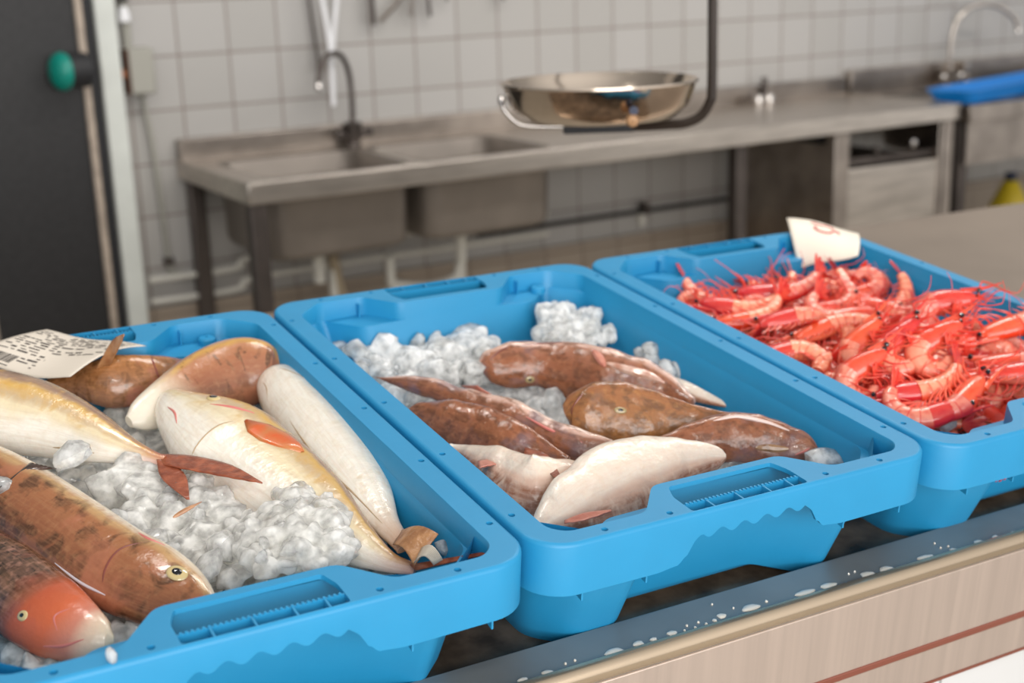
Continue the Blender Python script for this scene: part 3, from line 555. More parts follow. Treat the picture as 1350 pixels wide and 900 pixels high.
class Fish:
    def __init__(s, stations, dors=1, roll=0, lean=20, n=72, nr=40, bumpy=.0, seed=0, expo=2.0, gill=None):
        s.gill = gill
        cs, hw, ho = [], [], []
        for (px, py, z, h, o) in stations:
            c = Cp(px, py, z); d = (c - camC).dot(FW); cs.append(c); hw.append(h * d / F); ho.append(h * d / F * o)
        P = smooth_pts(cs, 8); V = smooth_pts([Vector((a, b, 0)) for a, b in zip(hw, ho)], 8)
        # even resample
        ln = [0]
        for a, b in zip(P, P[1:]): ln.append(ln[-1] + (b - a).length)
        s.len = ln[-1]; s.C = []; s.H = []; s.O = []
        def at(l):
            for i in range(len(ln) - 1):
                if ln[i + 1] >= l - 1e-9:
                    t = (l - ln[i]) / max(1e-9, ln[i + 1] - ln[i]); return P[i].lerp(P[i + 1], t), V[i].lerp(V[i + 1], t)
            return P[-1], V[-1]
        for i in range(n + 1):
            u = i / n; p, v = at(s.len * u); s.C.append(p); s.H.append(max(v.x, .0004)); s.O.append(max(v.y, .0004))
        s.n = n; s.nr = nr; s.roll = math.radians(roll); s.fr = []; lean = math.radians(lean); s.expo = expo
        for i in range(n + 1):
            t = (s.C[min(n, i + 1)] - s.C[max(0, i - 1)]).normalized(); v = (camC - s.C[i]).normalized()
            a = v.cross(t).normalized() * dors; o = (v - t * v.dot(t)).normalized()
            L = lean if a.dot(DN) < 0 else -lean
            a2 = a * math.cos(L) - o * math.sin(L); o2 = o * math.cos(L) + a * math.sin(L)
            H, O = s.H[i], s.O[i]; Hh = math.sqrt(max(H * H - (O * math.sin(L)) ** 2, (H * .5) ** 2)) / math.cos(L); s.H[i] = Hh
            s.fr.append((t, a2, o2))
        s.bumpy = bumpy; s.off = Vector((seed * 3.1, seed * 1.7, 0))
    def pt(s, u, th, k=1.0):
        """th: 0 back edge in the picture plane, pi/2 faces the viewer, pi opposite edge"""
        x = min(max(u, 0), 1) * s.n; i = min(int(x), s.n - 1); f = x - i
        C = s.C[i].lerp(s.C[i + 1], f); H = s.H[i] * (1 - f) + s.H[i + 1] * f; O = s.O[i] * (1 - f) + s.O[i + 1] * f
        a = s.fr[i][1].lerp(s.fr[i + 1][1], f); o = s.fr[i][2].lerp(s.fr[i + 1][2], f)
        ct, st = math.cos(th), math.sin(th); e = 2 / s.expo
        ct = math.copysign(abs(ct) ** e, ct); st = math.copysign(abs(st) ** e, st)
        if s.gill:
            ug, dr, am = s.gill; q = (ug - .025 * math.sin(th) * dr - u) * dr / .022; k *= 1 + am * (1 / (1 + math.exp(-max(-20, min(20, q * 3))))) * max(0, math.sin(th)) ** .5
        p = C + a * (H * ct * k) + o * (O * st * k)
        if s.bumpy: p += (a * ct + o * st) * (noise.noise(p * 22 + s.off) * s.bumpy + noise.noise(p * 60 + s.off) * s.bumpy * .4)
        return p
    def mesh(s):
        m = MB()
        for i in range(s.n + 1):
            for k in range(s.nr): m.v.append(s.pt(i / s.n, 2 * PI * k / s.nr))
        for i in range(s.n):
            for k in range(s.nr):
                k2 = (k + 1) % s.nr; m.f.append([i * s.nr + k, i * s.nr + k2, (i + 1) * s.nr + k2, (i + 1) * s.nr + k]); m.sm.append(True)
        m.f.append(list(range(s.nr))); m.f.append([s.n * s.nr + k for k in range(s.nr)][::-1]); m.sm += [True, True]
        for i in range(s.n + 1):
            for k in range(s.nr):
                d = abs((2 * PI * k / s.nr - s.roll + PI) % (2 * PI) - PI) / PI; m.uv[i * s.nr + k] = (i / s.n, d)
        return m
    def nrm(s, u, th):
        a = s.pt(u + .01, th) - s.pt(u - .01, th); b = s.pt(u, th + .05) - s.pt(u, th - .05); n_ = a.cross(b).normalized()
        c = s.pt(u, th) - s.pt(u, th, 0); return n_ if n_.dot(c) > 0 else -n_
def make_fish(name, label, F_, material, group=None, cat='fish'):
    c = F_.C[len(F_.C) // 2]; e_ = empty(name, MC @ (c - Vector((0, 0, .02))), label, cat, group, MC)
    F_.mesh().build('body', material, e_, MC); F_.root = e_; return F_
def eye(F_, u, th, r, iris=IRIS, flat=.30, pup=.58, oval=1.3):
    p = F_.pt(u, th); nn = F_.nrm(u, th); t = F_.fr[int(u * F_.n)][0]; t = (t - nn * t.dot(nn)).normalized(); b = nn.cross(t)
    def disc(rr, hh, lift):
        rings = [[p + nn * (lift + hh * math.sin(a)) + (t * oval * math.cos(2 * PI * k / 20) + b * math.sin(2 * PI * k / 20)) * (rr * math.cos(a)) for k in range(20)] for a in (-.5, 0, .3, .6, .9, 1.2, 1.5)]
        m = MB(); m.loft(rings); return m
    i_ = disc(r, r * flat, 0).build('eye', iris, F_.root, MC); disc(r * pup, r * flat * .5, r * flat * .72).build('pupil', PUPIL, i_, MC)
def slit(F_, pts, r, m, name='gill_slit', n=5):
    P = smooth_pts([F_.pt(u, th) + F_.nrm(u, th) * (-r * .15) for u, th in pts], n); N = len(P)
    MB().tube(P, [max(.0001, r * math.sin(PI * (i + .4) / N) ** .6) for i in range(N)], 8).build(name, m, F_.root, MC)
def fin(parent, root, tips, m, name='fin', thick=.0009, rays=12, curl=0.0):
    """root and tips: (px,py,z) lists"""
    R = smooth_pts([Cp(*p) for p in root], 6); T = smooth_pts([Cp(*p) for p in tips], 6); nR = rays * 2
    def samp(L, t): x = t * (len(L) - 1); i = min(int(x), len(L) - 2); return L[i].lerp(L[i + 1], x - i)
    m_ = MB(); K = 8; vv = []
    for i in range(nR + 1):
        a, b = samp(R, i / nR), samp(T, i / nR)
        for k in range(K + 1):
            t = k / K; p = a.lerp(b, t) + Vector((0, 0, math.sin(t * PI) * curl + .0005 * (i % 2) * t)); vv.append(p)
    m_.add(vv, [(i * (K + 1) + k, i * (K + 1) + k + 1, (i + 1) * (K + 1) + k + 1, (i + 1) * (K + 1) + k) for i in range(nR) for k in range(K)])
    return m_.build(name, m, parent, MC, solid=thick)
H2 = PI / 2
# --- crate 1
f1 = make_fish('silver_fish', 'silver white fish at the left edge, forked red tail over the ice', Fish([(-190, 520, -.02, 6, .6), (-150, 525, -.02, 38, .6), (-70, 535, -.018, 56, .55), (0, 543, -.018, 56, .55), (60, 556, -.018, 49, .55), (120, 577, -.02, 35, .55), (170, 595, -.022, 18, .6), (205, 606, -.024, 10, .6), (216, 608, -.024, 9, .4)], dors=1, roll=10, lean=20), SILV, 'silver fish with forked or folded tails')
fin(f1.root, [(208, 598, -.022), (255, 601, -.020), (305, 613, -.017), (346, 636, -.014)], [(216, 613, -.022), (262, 622, -.020), (310, 631, -.017), (346, 637, -.014)], FINR, 'tail_fin', rays=6)
fin(f1.root, [(206, 604, -.022), (213, 630, -.024), (246, 658, -.026)], [(232, 612, -.022), (246, 630, -.024), (250, 658, -.026)], FINR, 'tail_fin', rays=8)
slit(f1, [(.70, H2 + .95), (.75, H2 + .85), (.82, H2 + .85)], .0012, GILLW, 'belly_fin')
f2 = make_fish('brown_fish', 'small brown fish with upright fin, partly under the paper label', Fish([(55, 516, -.03, 8, .7), (100, 504, -.025, 22, .7), (150, 503, -.022, 35, .65), (195, 495, -.022, 28, .65), (225, 484, -.022, 16, .65), (243, 476, -.022, 5, .6)], dors=-1, roll=35, lean=15, bumpy=.002, seed=2, gill=(.70, -1, .06)), BROWNF2)
eye(f2, .86, H2 - .55, .0050, IRISW); fin(f2.root, [(126, 486, -.006), (148, 449, .022), (163, 440, .036)], [(144, 484, -.006), (158, 456, .022), (164, 441, .036)], FINT, 'dorsal_spine', rays=3)
slit(f2, [(.72, .6), (.70, 1.3), (.71, 2.0), (.74, 2.5)], .0012, GILL)
f3 = make_fish('brown_fish', 'big spotted brown fish at the back corner, cream belly and yellow stripe', Fish([(170, 556, -.03, 8, .7), (188, 548, -.03, 22, .6), (224, 529, -.028, 33, .6), (268, 507, -.026, 43, .6), (308, 493, -.026, 47, .6), (340, 488, -.026, 43, .65), (360, 488, -.028, 30, .7), (370, 490, -.028, 8, .7)], dors=-1, roll=35, lean=15, seed=4), BROWNF3)
fin(f3.root, [(205, 552, -.03), (225, 560, -.03)], [(232, 570, -.035), (222, 585, -.035)], FINT, 'pectoral_fin', rays=6)
f4 = make_fish('silver_fish', 'large silver white fish amid the left crate, snout up, red side fin', Fish([(212, 522, -.018, 6, .7), (222, 528, -.02, 19, .7), (246, 548, -.024, 39, .6), (290, 580, -.030, 62, .55), (340, 620, -.036, 66, .5), (400, 668, -.042, 58, .5), (460, 712, -.046, 34, .5), (510, 740, -.048, 15, .55), (548, 750, -.048, 8, .5)], dors=1, roll=-4, lean=25, seed=5, gill=(.355, 1, .06)), SILV, 'silver fish with forked or folded tails')
f4b = f4
eye(f4, .175, .95, .0060, IRIS); slit(f4, [(.20, 1.25), (.26, 1.05), (.31, .85)], .0016, PINKM); slit(f4, [(.10, 2.0), (.14, 1.95), (.18, 2.1)], .0012, PINKM, 'mouth_line')
slit(f4, [(.34, 2.8), (.31, 2.2), (.30, 1.6), (.33, 1.1)], .0008, GILLW)
MB().loft([[f4.pt(u, th) + f4.nrm(u, th) * .0010 * math.sin(PI * min(1, max(0, (k) / 8))) for k, th in enumerate([c + (j - 4) * .075 * w_ for j in range(9)])] for u, c, w_ in [(.33, 1.15, .15), (.37, 1.05, .9), (.42, .92, 1.25), (.47, .82, 1.0), (.515, .76, .2)]], closed=False, cap0=False, cap1=False).build('pectoral_fin', ORNG, f4.root, MC, solid=.0008)
fin(f4.root, [(540, 744, -.044), (548, 752, -.044)], [(640, 728, -.012), (662, 726, -.004)], FINR, 'tail_fin', rays=5)
f5 = make_fish('white_fish', 'cream white fish lying belly up along the right wall of the left crate', Fish([(360, 493, -.030, 10, .8), (366, 502, -.030, 28, .75), (386, 530, -.032, 40, .7), (418, 570, -.034, 46, .65), (452, 613, -.036, 44, .6), (484, 655, -.038, 34, .6), (508, 690, -.040, 19, .6), (526, 712, -.040, 13, .6), (534, 722, -.040, 12, .4)], dors=-1, roll=-60 + 0, lean=10, seed=6, gill=(.22, 1, .04)), WHITEF)
slit(f5, [(.36, 1.05), (.48, 1.0), (.6, .95), (.74, 1.1), (.9, 1.3)], .0011, GILLW, 'belly_seam', 8); slit(f5, [(.04, 1.2), (.10, 1.9), (.2, 2.4), (.3, 2.7)], .0006, GILLW, 'gill_seam'); slit(f5, [(.06, .8), (.14, 1.0), (.2, .8)], .0007, GILLW, 'mouth_line')
fin(f5.root, [(518, 718, -.038), (528, 700, -.036)], [(546, 746, -.036), (578, 704, -.018)], FINT, 'tail_fin', rays=10, curl=.006)
fin(f5.root, [(546, 742, -.034), (556, 722, -.026)], [(572, 745, -.030), (584, 738, -.024)], mat('pale_fin', hexc(206, 196, 180), .3, coat=.4, noise_scale=40, noise_amt=.3), 'tail_fin', rays=8, curl=.007)
f6 = make_fish('brown_fish', 'big brown fish with dark bars and yellow-ringed eye, left crate front', Fish([(-120, 590, -.035, 10, .6), (-60, 612, -.035, 42, .55), (10, 650, -.034, 52, .55), (90, 703, -.034, 55, .5), (150, 745, -.036, 57, .5), (200, 772, -.038, 54, .52), (238, 792, -.040, 44, .55), (268, 808, -.042, 26, .6), (284, 816, -.043, 7, .6)], dors=-1, roll=-4, lean=20, seed=7, gill=(.765, -1, .06)), BROWNF)
eye(f6, .895, 2.0, .0068, IRIS, pup=.5); slit(f6, [(.80, .6), (.77, 1.2), (.76, 1.8), (.79, 2.4)], .0010, GILL); slit(f6, [(.66, .62), (.74, .62), (.80, .72)], .0012, mat('white_scar', hexc(206, 198, 204), .3, coat=.4), 'white_scar')
slit(f6, [(.74, 2.55), (.78, 2.5), (.82, 2.6)], .0012, PINKM, 'pink_line')
fin(f6.root, [(-10, 650, -.018), (20, 620, -.018)], [(40, 610, -.012), (75, 618, -.012)], FIND, 'pectoral_fin', rays=6)
f7 = make_fish('dark_fish', 'dark striped fish with an orange red forehead in the near left corner of the crate', Fish([(150, 842, -.046, 5, .7), (138, 842, -.046, 22, .7), (110, 836, -.048, 38, .65), (75, 820, -.050, 50, .6), (35, 790, -.052, 55, .55), (-10, 755, -.054, 54, .5), (-60, 720, -.056, 40, .5), (-120, 690, -.058, 12, .5)], dors=-1, roll=70, lean=15, seed=8, gill=(.30, 1, .06)), DARKF)
eye(f7, .235, 2.05, .0040, IRIS, pup=.45); slit(f7, [(.05, 1.9), (.09, 2.3), (.14, 2.5)], .0012, PINKM, 'mouth_line'); slit(f7, [(.13, 1.2), (.15, 1.6), (.12, 1.9)], .0008, PINKM, 'cheek_line')
# --- crate 2: monkfish
def monk(label, st, m=MONK, **k):
    return make_fish('monkfish', label, Fish(st, bumpy=.0042, **k), m, 'monkfish in the middle crate')
m1 = monk('red brown monkfish at the back of the middle crate, head to the left', [(632, 482, -.036, 6, .7), (644, 480, -.036, 22, .6), (675, 479, -.036, 31, .55), (715, 481, -.037, 33, .55), (755, 487, -.038, 38, .55), (800, 498, -.040, 39, .55), (845, 506, -.042, 33, .55), (880, 515, -.044, 20, .55), (912, 532, -.046, 6, .5)], dors=-1, roll=14, lean=10, seed=11)
eye(m1, .23, .8, .0040, IRISW, flat=.35, pup=.4); slit(m1, [(.02, 1.5), (.06, 1.9), (.12, 2.3), (.25, 2.6), (.38, 2.7)], .0010, GILL, 'mouth')
slit(m1, [(.50, 2.35), (.54, 2.1), (.58, 1.8)], .0048, FINP, 'pectoral_fin'); slit(m1, [(.58, 1.95), (.66, 1.9), (.76, 1.9), (.84, 1.9)], .0050, mat('pale_flank', hexc(214, 182, 166), .25, coat=.4, noise_scale=70, col2=hexc(170, 112, 86)), 'pale_flank')
m8 = make_fish('monkfish_tail', 'pale strip of another fish behind the monkfish, against the right wall', Fish([(870, 500, -.052, 8, .6), (905, 515, -.052, 12, .5), (935, 526, -.052, 8, .5), (958, 534, -.052, 3, .5)], dors=-1, seed=12, bumpy=.001), MBEL)
m4 = monk('slim monkfish tail pointing to the left wall, pale stripe underneath', [(484, 494, -.040, 2, .7), (510, 500, -.040, 5, .7), (550, 507, -.040, 9, .65), (590, 518, -.040, 15, .6), (630, 535, -.042, 23, .55), (670, 552, -.042, 27, .55), (710, 570, -.044, 26, .5), (750, 585, -.045, 22, .5), (800, 592, -.046, 14, .5), (850, 596, -.048, 4, .5)], dors=-1, roll=4, lean=10, seed=13)
fin(m4.root, [(608, 508, -.036), (655, 532, -.036)], [(628, 508, -.026), (664, 530, -.032)], FINP, 'dorsal_fin', rays=10); slit(m4, [(.62, 2.0), (.72, 1.9), (.82, 1.75)], .0016, PINKM, 'pink_ridge')
m2 = monk('flat golden brown monkfish head facing left in the centre of the pile', [(746, 545, -.030, 6, .6), (752, 543, -.030, 24, .5), (775, 545, -.030, 38, .45), (815, 547, -.031, 43, .42), (860, 550, -.033, 38, .42), (905, 553, -.035, 24, .45), (950, 560, -.037, 18, .45), (1000, 565, -.039, 10, .45), (1020, 567, -.039, 3, .5)], m=MONK2, dors=-1, roll=55, lean=10, seed=14)
eye(m2, .26, 1.65, .0034, IRISW, flat=.4, pup=.45, oval=1.8); slit(m2, [(.015, 1.0), (.03, 1.6), (.07, 2.1), (.13, 2.6)], .0011, GILL, 'mouth')
m3 = monk('brown monkfish with its head at the right wall of the middle crate', [(830, 588, -.042, 5, .6), (870, 590, -.041, 16, .55), (920, 583, -.040, 27, .5), (970, 578, -.040, 33, .5), (1010, 581, -.040, 32, .5), (1045, 588, -.041, 25, .55), (1068, 594, -.042, 14, .6), (1078, 596, -.042, 4, .6)], dors=-1, roll=45, lean=10, seed=15)
slit(m3, [(.68, 1.15), (.74, 1.2), (.80, 1.2), (.86, 1.3)], .0040, mat('pale_eye_ridge', hexc(172, 132, 92), .2, coat=.5, noise_scale=60, col2=hexc(120, 84, 62), bump=.8, bump_scale=90), 'eye_ridge')
slit(m3, [(.45, 2.35), (.58, 2.4), (.72, 2.35), (.84, 2.3)], .0022, mat('pale_mouth_edge', hexc(214, 186, 176), .3, coat=.3), 'mouth'); slit(m3, [(.90, 1.0), (.94, 1.3), (.96, 1.7)], .0012, PINKM, 'nostril_fold')
m5 = monk('brown monkfish lying by the left wall under the slim tail', [(534, 545, -.045, 6, .6), (552, 549, -.045, 20, .55), (590, 560, -.045, 32, .5), (630, 574, -.045, 38, .45), (670, 587, -.044, 35, .45), (705, 594, -.044, 22, .45), (732, 602, -.044, 11, .45), (748, 608, -.044, 3, .5)], m=MONK, dors=-1, roll=60, lean=8, seed=16)
fin(m5.root, [(692, 590, -.036), (722, 600, -.033), (743, 634, -.028)], [(690, 606, -.036), (714, 618, -.033), (742, 637, -.028)], FINR, 'tail_fin', rays=5)
fin(m5.root, [(630, 608, -.036), (650, 604, -.036), (672, 606, -.036)], [(632, 617, -.034), (650, 613, -.035), (672, 608, -.036)], FINP, 'pelvic_fin', rays=5)
m6 = monk('white bellied monkfish in the near left corner of the middle crate', [(592, 590, -.050, 6, .6), (610, 598, -.050, 16, .5), (645, 618, -.047, 34, .45), (685, 640, -.045, 46, .42), (715, 642, -.044, 45, .42), (742, 632, -.042, 36, .42), (758, 618, -.040, 16, .5), (763, 610, -.040, 5, .5)], m=MBEL, dors=-1, roll=30, lean=10, seed=17)
m7 = monk('large white belly of a monkfish at the front of the middle crate', [(706, 706, -.052, 6, .6), (722, 694, -.052, 26, .5), (760, 672, -.047, 47, .48), (805, 648, -.043, 60, .45), (850, 628, -.040, 56, .45), (890, 612, -.038, 40, .45), (925, 604, -.037, 26, .45), (948, 602, -.036, 14, .5), (957, 602, -.036, 4, .5)], m=MBEL, dors=-1, roll=10, lean=12, seed=18)
fin(m7.root, [(744, 686, -.034), (770, 676, -.032), (806, 672, -.030)], [(744, 690, -.034), (770, 686, -.032), (806, 674, -.030)], FINP, 'pelvic_fin', rays=4)
# ------------------------------------------------------------------ ice
def ice_mat(name, col, tr=.5, rough=.18):
    m = bpy.data.materials.new(name); m.use_nodes = True; n = m.node_tree; b = n.nodes['Principled BSDF']; L = n.links.new
    t = n.nodes.new('ShaderNodeTexCoord'); z = n.nodes.new('ShaderNodeTexNoise'); z.inputs['Scale'].default_value = 90; z.inputs['Detail'].default_value = 5; L(t.outputs['Object'], z.inputs['Vector'])
    r = n.nodes.new('ShaderNodeMapRange'); r.inputs['From Min'].default_value = .35; r.inputs['From Max'].default_value = .65; r.inputs['To Min'].default_value = tr - .25; r.inputs['To Max'].default_value = min(1, tr + .25); L(z.outputs[0], r.inputs[0]); L(r.outputs[0], b.inputs['Transmission Weight'])
    b.inputs['Base Color'].default_value = col; b.inputs['Roughness'].default_value = rough; b.inputs['IOR'].default_value = 1.31
    b.inputs['Subsurface Weight'].default_value = .8; b.inputs['Subsurface Scale'].default_value = .03; b.inputs['Subsurface Radius'].default_value = (1, 1, 1)
    bp = n.nodes.new('ShaderNodeBump'); bp.inputs['Strength'].default_value = .35; bp.inputs['Distance'].default_value = .002; L(z.outputs[0], bp.inputs['Height']); L(bp.outputs[0], b.inputs['Normal'])
    return m
ICE = ice_mat('crushed_ice', (.93, .93, .91, 1), .38, .15); ICEW = ice_mat('crushed_ice_warm', (.93, .905, .85, 1), .42, .14); ICEC = ice_mat('clear_ice', (.92, .92, .90, 1), .55, .10)
ICO = []
bm = bmesh.new(); bmesh.ops.create_icosphere(bm, subdivisions=2, radius=1); bm.verts.index_update()
ICOV = [v.co.normalized() for v in bm.verts]; ICOF = [[v.index for v in f.verts] for f in bm.faces]; bm.free()
def rock(rnd):
    pl = [(Vector((rnd.gauss(0, 1), rnd.gauss(0, 1), rnd.gauss(0, 1))).normalized(), rnd.uniform(.62, 1.0)) for _ in range(10)]
    out = []
    for d in ICOV:
        sm = sum((max(d.dot(n_), 0) / q) ** 26 for n_, q in pl) ** (-1 / 26) if pl else 1
        out.append(d * min(sm, 1.25))
    return out
RN = random.Random(3); ROCKS = [rock(RN) for _ in range(24)]
def put_rock(mb, c, s, rnd):
    q = Matrix.Rotation(rnd.uniform(0, 6.3), 3, Vector((rnd.gauss(0, 1), rnd.gauss(0, 1), rnd.gauss(0, 1))).normalized())
    s *= rnd.uniform(.7, 1.55); sc_ = Vector((s * rnd.uniform(.75, 1.3), s * rnd.uniform(.7, 1.15), s * rnd.uniform(.5, .9)))
    R_ = rnd.choice(ROCKS); mb.add([c + q @ Vector((v.x * sc_.x, v.y * sc_.y, v.z * sc_.z)) for v in R_], ICOF)
def cluster(mb, px, py, z, rx, ry, n, s0, s1, rnd, dz=.006):
    for _ in range(n):
        a = rnd.uniform(0, 2 * PI); r = math.sqrt(rnd.random()); put_rock(mb, Cp(px + rx * r * math.cos(a), py + ry * r * math.sin(a), z + rnd.uniform(-dz, dz * .3)), rnd.uniform(s0, s1), rnd)
def bed(mb, x0, zb_, hfun=None, seed=0):
    """lumpy ice surface across a crate"""
    nx, ny = 40, 60; vs = []
    for j in range(ny + 1):
        for i in range(nx + 1):
            x = .047 + (.353 - .047) * i / nx; y = .078 + (.522 - .078) * j / ny
            p = Vector((x * 60, y * 60, seed)); z = zb_ + .006 * noise.noise(p) + .010 * noise.noise(p * .35)
            e_ = min(i, nx - i, j, ny - j); z -= .004 if e_ == 0 else 0
            vs.append((x0 + x, y, z))
    o = [(j * (nx + 1) + i, j * (nx + 1) + i + 1, (j + 1) * (nx + 1) + i + 1, (j + 1) * (nx + 1) + i) for j in range(ny) for i in range(nx)]
    mb.add(vs, o)
    # skirt down to the crate floor
    ring = [j * (nx + 1) for j in range(ny, 0, -1)] + list(range(nx)) + [nx + j * (nx + 1) for j in range(ny)] + [ny * (nx + 1) + i for i in range(nx, 0, -1)]
    mb.loft([[Vector(vs[k]) for k in ring], [Vector((x0 + .2 + (vs[k][0] - x0 - .2) * .93, .3 + (vs[k][1] - .3) * .95, -.124)) for k in ring]], cap0=False)
def melt(o):
    a = o.modifiers.new('fuse', 'REMESH'); a.mode = 'VOXEL'; a.voxel_size = .0013; a.use_smooth_shade = True
    b = o.modifiers.new('soften', 'SMOOTH'); b.factor = .5; b.iterations = 2
    return o
r1 = random.Random(11); I1 = MB(); bed(I1, -.4045, -.072, seed=1)
for _ in range(260): put_rock(I1, Vector((-.4045 + r1.uniform(.05, .35), r1.uniform(.08, .52), -.070 + r1.uniform(-.004, .006))), r1.uniform(.006, .011), r1)
for a in ((170, 632, -.040, 45, 18, 21, 0.0098, 0.0154), (230, 665, -.044, 60, 28, 37, 0.0098, 0.0168), (215, 700, -.050, 50, 30, 37, 0.0098, 0.0168), (275, 700, -.048, 40, 45, 43, 0.0084, 0.0168), (270, 745, -.050, 40, 25, 24, 0.0084, 0.0154), (310, 740, -.046, 30, 30, 34, 0.0055, 0.0112),
          (400, 690, -.024, 52, 40, 127, 0.0044, 0.0112), (360, 715, -.028, 45, 36, 93, 0.0044, 0.0100), (430, 720, -.026, 36, 26, 59, 0.0044, 0.0100), (395, 655, -.022, 22, 10, 22, 0.0044, 0.0088), (330, 700, -.034, 22, 28, 25, 0.0044, 0.0100),
          (140, 655, -.048, 25, 12, 11, 0.0084, 0.0140), (560, 705, -.055, 25, 12, 22, 0.0044, 0.0088), (170, 550, -.055, 30, 10, 11, 0.0055, 0.0100), (0, 690, -.060, 20, 25, 7, 0.0084, 0.0140)):
    cluster(I1, *a, r1)
setp(melt(I1.build('crushed_ice', ICEW, None, MC, sharp=0)), 'crushed ice heaped between the fish in the left crate', 'ice', kind='stuff')
r2 = random.Random(12); I2 = MB(); bed(I2, 0, -.074, seed=2)
for _ in range(260): put_rock(I2, Vector((r2.uniform(.05, .35), r2.uniform(.08, .52), -.072 + r2.uniform(-.004, .006))), r2.uniform(.006, .011), r2)
for a in ((480, 460, -.050, 34, 12, 21, 0.0084, 0.0140), (550, 462, -.050, 45, 14, 31, 0.0084, 0.0140), (620, 455, -.048, 30, 14, 21, 0.0084, 0.0140), (600, 482, -.052, 70, 16, 49, 0.0084, 0.0140), (530, 490, -.054, 40, 12, 34, 0.0066, 0.0112), (540, 515, -.058, 30, 12, 25, 0.0066, 0.0112),
          (745, 428, -.034, 34, 20, 76, 0.0055, 0.0112), (725, 415, -.028, 16, 12, 22, 0.0055, 0.0100), (775, 418, -.030, 12, 12, 15, 0.0044, 0.0100), (770, 440, -.036, 40, 12, 42, 0.0055, 0.0100), (850, 470, -.046, 16, 8, 10, 0.0055, 0.0100), (880, 486, -.048, 18, 10, 11, 0.0055, 0.0100), (725, 524, -.070, 30, 12, 22, 0.0066, 0.0112), (690, 512, -.068, 24, 8, 13, 0.0055, 0.0100)):
    cluster(I2, *a, r2)
setp(melt(I2.build('crushed_ice', ICE, None, MC, sharp=0)), 'crushed ice banked around the monkfish in the middle crate', 'ice', kind='stuff')
r3 = random.Random(13); I3 = MB(); bed(I3, .4055, -.086, seed=3)
for _ in range(160): put_rock(I3, Vector((.4055 + r3.uniform(.05, .35), r3.uniform(.08, .52), -.083 + r3.uniform(-.004, .006))), r3.uniform(.006, .011), r3)
setp(melt(I3.build('crushed_ice', ICE, None, MC, sharp=0)), 'ice bed under the red shrimp in the right crate', 'ice', kind='stuff')
LUMP = None
def clear_lumps(spots, label, group, rnd):
    for px, py, z, s in spots:
        m = MB(); c = Cp(px, py, z); put_rock(m, Vector((0, 0, 0)), s * .85, rnd); m.v = [v + c for v in m.v]
        setp(m.build('ice_lump', ICEC, None, MC), label, 'ice', group)
rl = random.Random(77)
clear_lumps([(rl.uniform(135, 300), rl.uniform(635, 745), -.036 + rl.uniform(-.004, .004), rl.uniform(.009, .014)) for _ in range(16)], 'clear ice lump on the crushed ice in the left crate', 'clear ice lumps in the left crate', rl)
clear_lumps([(rl.uniform(340, 445), rl.uniform(655, 735), -.018 + rl.uniform(-.003, .002), rl.uniform(.005, .009)) for _ in range(14)], 'clear ice lump on the big clump over the silver fish', 'clear ice lumps on the big clump', rl)
clear_lumps([(rl.uniform(455, 640), rl.uniform(450, 490), -.042 + rl.uniform(-.004, .003), rl.uniform(.008, .012)) for _ in range(16)] + [(rl.uniform(715, 785), rl.uniform(410, 445), -.028, rl.uniform(.007, .010)) for _ in range(8)], 'clear ice lump at the back of the middle crate', 'clear ice lumps in the middle crate', rl)
def cube(px, py, z, s, label, seed, group=None):
    rn = random.Random(seed); m = MB(); put_rock(m, Vector((0, 0, 0)), s, rn); c = Cp(px, py, z)
    m.v = [v + c for v in m.v]; o = m.build('ice_lump', ICEC, None, MC); setp(o, label, 'ice', group)
cube(95, 598, -.006, .013, 'clear ice lump lying on the belly of the leftmost silver fish', 1)
cube(1087, 606, -.044, .0135, 'clear ice lump in the near right corner of the middle crate', 2)
cube(586, 722, -.036, .0135, 'clear ice lump beside the tail of the cream white fish', 3)
cube(620, 722, -.036, .0125, 'pointed clear ice lump near the right corner of the left crate', 4)
cube(858, 464, -.040, .008, 'small clear ice lump behind the back monkfish by the right wall', 5)
cube(880, 488, -.042, .009, 'rounded clear ice lump lowest along the right wall behind the monkfish', 6)
cube(148, 865, .004, .006, 'small ice splinter on the front rim of the left crate', 7)
cube(1305, 438, -.020, .012, 'cloudy ice lump on top of the shrimp at the right', 8)
cube(1238, 548, -.040, .016, 'brownish clear ice lump among the shrimp in the near corner of the right crate', 9)
cube(10, 655, -.030, .012, 'clear ice lump at the left edge over the barred brown fish', 10)
setp(MB().tube(smooth_pts([Cp(228, 682, -.026), Cp(245, 672, -.022), Cp(266, 661, -.018)], 5), [.0005, .0014, .0016, .0018, .0018, .0018, .0016, .0014, .001, .0007, .0003][:11], 8, flat=.4).build('fin_scrap', FINT, None, MC), 'small tan fin scrap stuck on the ice below the red tail', 'fin')
